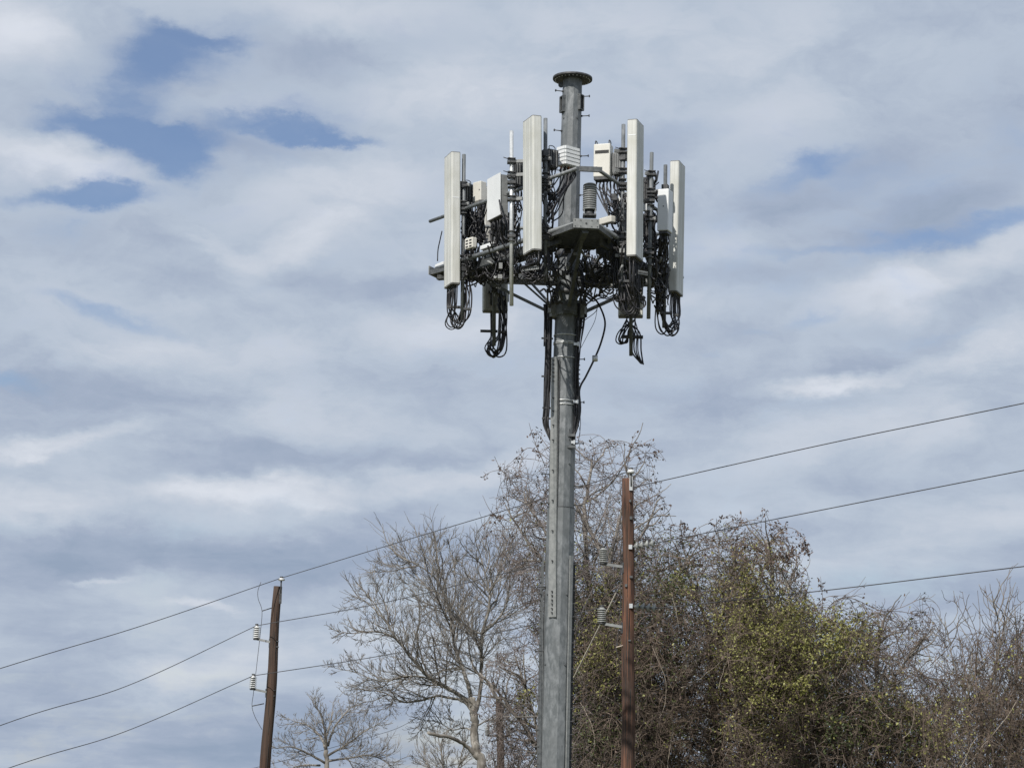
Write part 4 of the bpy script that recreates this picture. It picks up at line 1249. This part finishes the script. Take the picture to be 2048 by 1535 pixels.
bt, _ = bare_tree('bare_tree', 'tall leafless tree with pale grey forked trunk just left of the monopole', 64,
                  [(962, 1535), (955, 1510), (948, 1484), (949, 1450), (948, 1425), (944, 1395)], TL, 31, .14, 230, 2600, 13000, 17000, BARK, TWIG_G, lim=lim1)
m = limb_mesh(bt, [P(950, 1510, 64), P(932, 1490, 63.8), P(908, 1476, 63.5), P(880, 1470, 63.2), P(855, 1464, 63)], .06, .045, TWIG_G, 'broken_limb', 8, 77)
# small bare tree, lower left
T2 = [([(652, 1500), (640, 1470, .5), (615, 1450, .8), (585, 1440, 1)], .07, .015), ([(652, 1500), (650, 1460, -.3), (640, 1425, -.5), (628, 1405, -.6)], .07, .015),
      ([(655, 1490), (668, 1455, .4), (690, 1425, .5), (712, 1408, .6)], .065, .014), ([(655, 1510), (690, 1490, -.5), (725, 1465, -.8), (755, 1448, -1)], .06, .014),
      ([(650, 1525), (615, 1505, -.4), (580, 1492, -.8), (555, 1495, -1)], .06, .014), ([(657, 1520), (700, 1515, .8), (745, 1510, 1), (790, 1535, 1.1)], .055, .012),
      ([(650, 1480), (662, 1440, 1.2), (665, 1415, 1.5)], .05, .012), ([(640, 1530), (600, 1530, .8), (560, 1545, 1)], .05, .012)]
def lim2(x, y):
    rg_ = np.random.default_rng(8)
    top = np.interp(x, [535, 550, 590, 630, 660, 700, 740, 775, 790], [1540, 1440, 1415, 1398, 1400, 1400, 1425, 1450, 1560])
    return y > top - rg_.exponential(6, len(x))
bare_tree('bare_tree', 'small round leafless tree low between the dark left pole and tall bare tree', 84, [(655, 1560), (653, 1520), (652, 1500)], T2, 52, .11, 150, 1500, 6500, 8500, TWIG_G, TWIG_G, lim=lim2)
# low brush left of the mast at the frame's edge
T3 = [([(900, 1600), (890, 1540, .3), (880, 1490, .5), (875, 1465, .6)], .04, .01), ([(905, 1600), (915, 1545, -.3), (925, 1500, -.5), (935, 1475, -.6)], .04, .01),
      ([(895, 1600), (870, 1550, .3), (850, 1520, .5), (838, 1500, .6)], .04, .01), ([(1030, 1600), (1035, 1540, .3), (1042, 1500, .5)], .04, .01),
      ([(985, 1600), (990, 1540, .3), (985, 1500, .5)], .04, .01)]
bare_tree('bare_shrub', 'thin leafless brush at the bottom edge around the trunk of the tall bare tree', 70, [(900, 1640), (902, 1600)], T3, 54, .06, 90, 500, 1800, 2600, TWIG_G, TWIG_G)

def envelope(xs, ys):
    return lambda x: np.interp(x, xs, ys)
def tangle_tree(name, label, Y, depth, x0, x1, top, seed, trunks, n_vine, n_twig, twig, leaves=(), vine_mt=None, ybot=1640, arch=260, bark=None, lowfrac=.5, pale=0, rv=(.006, .011), left=None, airy=None, lift=-.13):
    """tree smothered in climbing vines: trunks and limbs, arching vines, twigs and leaf clumps inside the crown's outline"""
    rg_ = np.random.default_rng(seed)
    bark = bark or TWIG_G
    gp = P((x0 + x1) / 2, 1535, Y)
    base_ = Vector((gp.x, gp.y, 0))
    o = thing(name, base_, label, 'tree')
    Ls, lens = [], []
    for i, (pts, ra, rb) in enumerate(trunks):
        q = [P(p[0], p[1], Y + (p[2] if len(p) > 2 else 0)) for p in pts]
        if q[0].z > .3 and pts[0][1] > 1500: q = [Vector((q[0].x, q[0].y, 0))] + q
        a = limb_mesh(o, q, ra, rb, bark, 'trunk' if ra > .09 else 'limb', 8, seed + i)
        a, L = resample(a, 13); Ls.append(a); lens.append(L)
    par, pl_ = np.stack(Ls), np.array(lens)
    S = Strands(seed)
    B1, L1 = branch(rg_, par, pl_, 30 * len(trunks), .2, 1, (25, 65), (.12, .30), 8, .2, .1, .05)
    S.tubes(B1, taper(len(B1), 8, rg_.uniform(.016, .034, len(B1)) * (.5 if lift > 0 else 1), .006 if lift > 0 else .009), 5)
    S.build('branches', bark, o)
    # vines and twigs
    def sample(n, bias):
        x = rg_.uniform(x0, x1, n)
        tp = top(x)
        y = tp + (ybot - tp) * rg_.random(n) ** bias
        if left is not None: x = np.maximum(x, left(y) + rg_.exponential(25, n))
        dd = rg_.uniform(-.5, .5, n) * depth
        # the crown narrows towards its top
        k = np.clip((y - tp) / 90, .25, 1)
        dd = dd * k
        Q = np.array([list(P(a, b, Y + c)) for a, b, c in zip(x, y, dd)])
        return Q, x, y
    def cut(Pn, slack):
        x, y = to_px(Pn[:, -1])
        xm, ym = to_px(Pn[:, Pn.shape[1] // 2])
        ok = (y > top(x) - rg_.exponential(slack, len(x))) & (ym > top(xm) - rg_.exponential(slack * .6, len(x))) & (Pn[..., 2].min(1) > .02)
        ok &= (x > x0 - rg_.exponential(slack * 1.5, len(x))) & (x < x1 + rg_.exponential(slack * 1.5, len(x)))
        if left is not None: ok &= x > left(y) - rg_.exponential(slack * 1.5, len(x))
        return ok
    Q, x, y = sample(n_vine, .85)
    if airy is not None:                        # thinner crown where the sky shows through
        kk = rg_.random(n_vine) < airy(x, y); Q, x, y = Q[kk], x[kk], y[kk]
    d = rg_.normal(size=(len(Q), 3)) * (np.array([.8, .8, .5]) if lift < 0 else np.array([.35, .35, .2])) + np.array([0, 0, .75])
    L = rg_.uniform(.7, 2.6, len(Q))
    A = grow(rg_, Q, d, L, 12, .12, .13, lift)
    ok = cut(A, 10); A, L = A[ok], L[ok]
    S = Strands(seed + 2)
    S.tubes(A, taper(len(A), 12, rg_.uniform(*rv, len(A)), .0045), 3)
    S.build('vines', vine_mt or twig, o)
    Tw, Lt = branch(rg_, A, L, n_twig, 0, 1, (20, 75), (.14, .34), 4, .25, .1, .02)
    ok = cut(Tw, 7); Tw = Tw[ok]
    S = Strands(seed + 3)
    S.tubes(Tw, taper(len(Tw), 4, .0068, .0042), 3)
    S.build('twigs', twig, o)
    if pale:
        Q, x, y = sample(pale, .7)
        A2 = grow(rg_, Q, rg_.normal(size=(len(Q), 3)) * np.array([.7, .2, .3]) + np.array([0, 0, -.8]), rg_.uniform(.8, 2.2, len(Q)), 10, .10, .08, -.05)
        A2[..., 1] -= depth * .35
        ok = cut(A2, 3)
        S = Strands(seed + 6)
        S.tubes(A2[ok], taper(int(ok.sum()), 10, .008, .005), 3)
        S.build('dead_vines', TWIG_P, o)
    # leaves clustered along the twigs, thick inside each patch
    for li, (mt, size, n, patches, base_amt, nm) in enumerate(leaves):
        S = Strands(seed + 10 + li)
        nodes = Tw[:, 1:].reshape(-1, 3)
        px, py = to_px(nodes)
        w = np.full(len(nodes), float(base_amt))
        for (cx, cy, rx, ry, am) in patches:
            w += am * np.exp(-((px - cx) / rx) ** 2 - ((py - cy) / ry) ** 2)
        # clumps
        cl = np.sin(nodes[:, 0] * 3.1 + seed) * np.sin(nodes[:, 1] * 2.7 + 1) * np.sin(nodes[:, 2] * 3.4 + 2)
        w *= np.clip(.35 + 1.6 * np.maximum(cl, -.15), .05, 2)
        w /= w.sum()
        k = rg_.choice(len(nodes), n, p=w)
        S.quads(nodes[k] + rg_.normal(size=(n, 3)) * .055, size)
        S.build(nm, mt, o, smooth=False)
    return o

top_main = envelope([940, 975, 1000, 1030, 1070, 1120, 1160, 1220, 1280, 1310, 1340, 1365], [1130, 1010, 950, 905, 880, 875, 880, 880, 885, 930, 1030, 1150])
tangle_tree('vine_covered_tree', 'tall tree choked with arching bare vines right behind the monopole', 58, 5.0, 985, 1335, top_main, 101,
    [([(1200, 1535), (1190, 1350, .3), (1180, 1200, .4), (1172, 1100, .5), (1170, 1010, .6), (1182, 930, .6)], .14, .03),
     ([(1215, 1535), (1212, 1300, -.6), (1216, 1150, -.8), (1236, 1050, -1), (1262, 950, -1)], .10, .025),
     ([(1185, 1300), (1150, 1180, -.4), (1100, 1080, -.8), (1050, 1000, -1)], .07, .02),
     ([(1185, 1260), (1120, 1160, .8), (1060, 1090, 1.2), (1010, 1010, 1.4)], .06, .018),
     ([(1216, 1150, -.8), (1190, 1080, -.9), (1150, 1010, -1), (1110, 950, -1)], .05, .015),
     ([(1200, 1230), (1240, 1130, .8), (1290, 1060, 1.2), (1315, 1000, 1.3)], .06, .018)],
    2200, 12500, TWIG_R,
    [(LEAF_P, .034, 2600, [(1060, 970, 60, 70, 1.2), (1300, 1000, 50, 60, 2.0), (1220, 920, 90, 30, .8)], .35, 'dry_leaves'),
     (LEAF_D, .036, 11000, [(1170, 1290, 60, 90, 2.2), (1180, 1480, 70, 60, 3.0), (1310, 1150, 60, 70, 2.6), (1150, 1150, 50, 60, .8), (1230, 1240, 50, 50, 1.2)], .015, 'green_leaves'),
     (LEAF_Y, .040, 6000, [(1190, 1310, 60, 60, 1.6), (1120, 1120, 40, 50, .5), (1215, 1200, 40, 50, 1.0)], .01, 'olive_leaves')], ybot=1600,
    left=envelope([880, 940, 1010, 1080, 1160, 1240, 1330, 1535], [1050, 995, 980, 985, 1010, 1045, 1085, 1105]),
    airy=lambda x, y: np.where(y < 1120, np.where((x > 1140) & (x < 1245), .40, .62), .8))
tangle_tree('vine_covered_tree', 'reddish leafless thicket leaning left between the bare tree and the monopole', 60, 2.6, 965, 1095,
    envelope([940, 960, 990, 1030, 1060, 1100], [1400, 1330, 1300, 1270, 1240, 1250]), 141,
    [([(1085, 1535), (1060, 1470, .3), (1010, 1400, .4), (960, 1345, .5)], .085, .02), ([(1090, 1560), (1075, 1460, -.3), (1050, 1370, -.4), (1030, 1310, -.5)], .06, .018),
     ([(1080, 1460), (1030, 1430, -.5), (985, 1380, -.6), (965, 1350, -.7)], .045, .014)],
    300, 2300, TWIG_R, [(LEAF_P, .034, 900, [], 1.0, 'dry_leaves'), (LEAF_Y, .04, 350, [(1065, 1400, 25, 25, 4)], .02, 'olive_leaves')])
top_a = envelope([1140, 1200, 1260, 1300, 1340, 1380, 1420, 1450, 1470, 1500, 1560, 1600], [1220, 1140, 1090, 1070, 1062, 1062, 1060, 1035, 1028, 1045, 1075, 1200])
tangle_tree('vine_covered_tree', 'dense brown and green vine covered tree directly right of the reddish brown pole', 57, 5.5, 1150, 1530, top_a, 111,
    [([(1310, 1535), (1300, 1400, .3), (1290, 1300, .4), (1330, 1200, .5), (1380, 1110, .6)], .16, .03),
     ([(1330, 1535), (1345, 1420, -.8), (1390, 1330, -1), (1440, 1240, -1), (1470, 1120, -1)], .13, .03),
     ([(1440, 1535), (1430, 1420, .8), (1420, 1300, 1), (1400, 1200, 1.2), (1350, 1110, 1.3)], .11, .025),
     ([(1180, 1535), (1210, 1430, .8), (1230, 1330, 1), (1270, 1230, 1)], .09, .02),
     ([(1490, 1535), (1500, 1400, -.4), (1520, 1270, -.5), (1510, 1150, -.5)], .10, .02)],
    3600, 20000, TWIG_B,
    [(LEAF_D, .034, 14000, [(1345, 1150, 50, 70, 2.4), (1300, 1230, 60, 60, 1.0), (1330, 1330, 80, 60, .9), (1430, 1160, 60, 50, .9), (1250, 1400, 80, 80, .8), (1440, 1480, 100, 60, .8), (1200, 1480, 60, 60, 1.8)], .12, 'green_leaves'),
     (LEAF_Y, .032, 12500, [(1480, 1200, 60, 60, 1.0), (1500, 1310, 60, 80, 2.0), (1370, 1180, 40, 40, .7), (1210, 1330, 50, 60, 1.0)], .04, 'olive_leaves'),
     (LEAF_P, .034, 7000, [(1450, 1090, 100, 50, 2.0), (1400, 1280, 120, 90, 1.0)], .35, 'dry_leaves')], pale=22,
    airy=lambda x, y: np.where(x < 1245, np.where(y < 1280, .30, .55), np.where(y < 1190, .28, np.where(y < 1270, .48, .80))))
top_b = envelope([1390, 1440, 1500, 1560, 1590, 1610, 1640, 1680], [1120, 1040, 1035, 1045, 1075, 1130, 1230, 1300])
tangle_tree('vine_covered_tree', 'yellow green leafy tree just right of the brown vine covered tree', 55, 4.0, 1440, 1640, top_b, 121,
    [([(1560, 1535), (1555, 1400, .3), (1550, 1280, .4), (1545, 1150, .5), (1530, 1080, .5)], .13, .03),
     ([(1580, 1535), (1590, 1400, -.4), (1585, 1280, -.5), (1575, 1160, -.6)], .10, .022), ([(1555, 1400, .3), (1500, 1270, .8), (1470, 1180, 1)], .07, .02)],
    1400, 12500, TWIG_B,
    [(LEAF_Y, .030, 34000, [(1550, 1280, 90, 120, 2.0), (1500, 1220, 70, 70, 1.2), (1600, 1230, 50, 40, 1.2), (1540, 1400, 90, 80, .8)], .25, 'olive_leaves'),
     (LEAF_P, .042, 2600, [(1580, 1100, 50, 60, 3.0), (1470, 1090, 60, 40, 1.5)], .15, 'dry_leaves')],
    airy=lambda x, y: np.where(y < 1190, .34, np.where(y < 1260, .6, .9)))
top_c = envelope([1580, 1600, 1640, 1680, 1720, 1760, 1800, 1850, 1880, 1895, 1915], [1260, 1225, 1200, 1200, 1198, 1212, 1212, 1195, 1205, 1260, 1360])
tangle_tree('vine_covered_tree', 'broad thicket of curling bare vines with low green leaves right of the yellow green tree', 55, 5.0, 1570, 1900, top_c, 131,
    [([(1650, 1535), (1640, 1450, .3), (1650, 1350, .4), (1665, 1260, .5)], .10, .02), ([(1760, 1535), (1750, 1430, .3), (1755, 1330, .4), (1765, 1240, .5)], .10, .02),
     ([(1700, 1535), (1720, 1440, -.5), (1790, 1350, -.8), (1850, 1270, -1)], .08, .02), ([(1870, 1535), (1840, 1450, .5), (1800, 1380, .7), (1740, 1330, .8)], .07, .02)],
    2300, 12500, TWIG_B,
    [(LEAF_D, .036, 11000, [(1700, 1450, 90, 60, 2.0), (1660, 1300, 60, 50, .9), (1830, 1480, 60, 50, .8)], .03, 'green_leaves'),
     (LEAF_Y, .040, 9000, [(1680, 1275, 60, 45, 2.0), (1610, 1350, 50, 70, 1.2), (1800, 1440, 60, 60, .5)], .02, 'olive_leaves'),
     (LEAF_P, .030, 2500, [], 1, 'dry_leaves')], pale=16,
    airy=lambda x, y: np.where((x > 1700) & (y < 1420), .30, np.where(y < 1300, .5, .85)))
top_d = envelope([1840, 1870, 1900, 1940, 1980, 2020, 2060, 2300], [1400, 1330, 1290, 1260, 1250, 1240, 1225, 1230])
tangle_tree('bare_tree', 'upright many stemmed leafless tree at the right edge', 52, 4.5, 1850, 2200, top_d, 151,
    [([(1960, 1535), (1965, 1430, .3), (1990, 1330, .4), (2010, 1245, .5)], .06, .010), ([(1940, 1535), (1935, 1420, -.3), (1945, 1300, -.4)], .05, .010),
     ([(2020, 1535), (2025, 1430, .3), (2035, 1320, .4), (2030, 1210, .5)], .07, .010), ([(2060, 1535), (2060, 1430, -.3), (2050, 1330, -.4), (2070, 1240, -.5)], .06, .010),
     ([(1990, 1535), (1960, 1440, .6), (1915, 1350, .8), (1890, 1240, .9)], .05, .008), ([(1975, 1535), (1985, 1400, -.6), (2000, 1280, -.8), (1985, 1190, -.8)], .05, .008),
     ([(2120, 1535), (2130, 1400, .4), (2140, 1280, .5)], .06, .01)],
    1500, 8000, TWIG_B, [(LEAF_P, .034, 2200, [], 1, 'dry_leaves'), (LEAF_Y, .036, 2200, [(1900, 1450, 60, 60, 1)], .2, 'olive_leaves')], pale=8, lift=.10,
    airy=lambda x, y: np.where(y < 1400, .32, np.where(x < 1935, .5, .85)))
# long whips rising above the crowns
rg_ = np.random.default_rng(77)
def whips(label, Y, items, twig, seed, leaf=None):
    a0 = P(items[0][0][0], items[0][0][1], Y)
    o = thing('arching_vines', a0, label, 'vines')
    acc = []
    for pts in items:
        q = smooth_path([P(p[0], p[1], Y + random.Random(seed + len(acc)).uniform(-.8, .8)) for p in pts], 5)
        n_q = len(q)
        MB().tube(q, [.010 - .0055 * i / (n_q - 1) for i in range(n_q)], 4).build('vine', twig, o)
        a, L = resample(np.array([list(p) for p in q]), 13); acc.append(a)
    par = np.stack(acc); L = np.linalg.norm(np.diff(par, axis=1), axis=2).sum(1)
    S = Strands(seed)
    B, Lb = branch(np.random.default_rng(seed), par, L, 10 * len(items), .2, 1, (25, 70), (.06, .22), 5, .2, .1, .05)
    S.tubes(B, taper(len(B), 5, .0075, .0045), 3)
    S.build('twigs', twig, o)
    if leaf:
        S = Strands(seed + 1); nd_ = B[:, 1:].reshape(-1, 3)
        S.quads(nd_[np.random.default_rng(3).integers(0, len(nd_), leaf)] + np.random.default_rng(4).normal(size=(leaf, 3)) * .05, .045)
        S.build('seed_pods', LEAF_P, o, smooth=False)
whips('long arching bare vines standing out above the tree behind the monopole', 57, [
    [(1180, 900), (1210, 885), (1240, 881), (1270, 892), (1300, 920), (1310, 960)], [(1240, 930), (1265, 900), (1290, 888), (1315, 900), (1332, 922)],
    [(1220, 960), (1262, 915), (1300, 905), (1325, 915)], [(1090, 930), (1068, 880), (1058, 845)], [(1100, 900), (1080, 872), (1070, 858)], [(1100, 920), (1060, 895), (1035, 915), (1025, 935)],
    [(1040, 990), (1010, 945), (985, 942), (965, 955)], [(1020, 960), (1000, 935), (990, 915)], [(1010, 1055), (980, 1020), (965, 990)], [(1290, 1000), (1318, 990), (1330, 1010), (1318, 1060)],
    [(1255, 930), (1262, 890), (1270, 865)], [(1190, 930), (1186, 890), (1180, 872)], [(1030, 1050), (1000, 1035), (985, 1050), (972, 1075)], [(1040, 1020), (1010, 1040), (990, 1030), (966, 1050)]], TWIG_R, 201, 260)
whips('curling bare vines with dark seed pods above the green leafy trees', 56, [
    [(1440, 1110), (1470, 1060), (1500, 1040), (1540, 1048), (1570, 1075), (1590, 1110)], [(1520, 1110), (1560, 1060), (1590, 1058), (1612, 1085), (1608, 1110)], [(1500, 1100), (1540, 1060), (1530, 1020)],
    [(1440, 1080), (1430, 1050), (1460, 1030), (1480, 1045)], [(1400, 1100), (1390, 1065), (1350, 1050), (1330, 1060)], [(1560, 1180), (1600, 1150), (1620, 1120), (1600, 1080)], [(1570, 1200), (1612, 1190), (1600, 1160)],
    [(1350, 1100), (1370, 1060), (1362, 1040)], [(1640, 1250), (1645, 1200), (1641, 1152)]], TWIG_R, 221, 420)
whips('looping bare vines over the broad thicket at the right', 55, [
    [(1640, 1260), (1660, 1210), (1700, 1195), (1760, 1220), (1800, 1215), (1850, 1195), (1878, 1215), (1880, 1250)], [(1700, 1260), (1740, 1230), (1800, 1222), (1850, 1240), (1865, 1275)],
    [(1800, 1320), (1850, 1270), (1862, 1225), (1840, 1190)], [(1760, 1280), (1780, 1230), (1800, 1200)], [(1640, 1300), (1625, 1230), (1650, 1195), (1690, 1190)], [(1860, 1330), (1900, 1290), (1890, 1270), (1870, 1290)],
    [(1750, 1400), (1820, 1390), (1880, 1395), (1940, 1410)], [(1880, 1290), (1905, 1275), (1925, 1290), (1918, 1330)]], TWIG_B, 241, 60)
whips('long straight bare shoots fanning up at the right edge', 51, [
    [(1960, 1400), (1975, 1300), (2000, 1220), (2018, 1145)], [(1975, 1400), (2000, 1290), (2012, 1220), (2024, 1175)], [(1980, 1380), (2005, 1300), (2022, 1230), (2035, 1172)], [(1950, 1400), (1950, 1290), (1915, 1210), (1892, 1200)],
    [(1945, 1380), (1955, 1280), (1930, 1210), (1925, 1183)], [(1950, 1330), (1960, 1250), (1955, 1180)], [(1990, 1350), (1985, 1260), (1975, 1200), (1970, 1170)], [(2030, 1400), (2035, 1300), (2042, 1200)],
    [(1940, 1400), (1925, 1300), (1915, 1260), (1918, 1235)], [(2000, 1300), (1990, 1240), (2000, 1160)], [(2030, 1330), (2045, 1260), (2060, 1190)], [(1990, 1400), (2020, 1290), (2045, 1245)]], TWIG_B, 261)
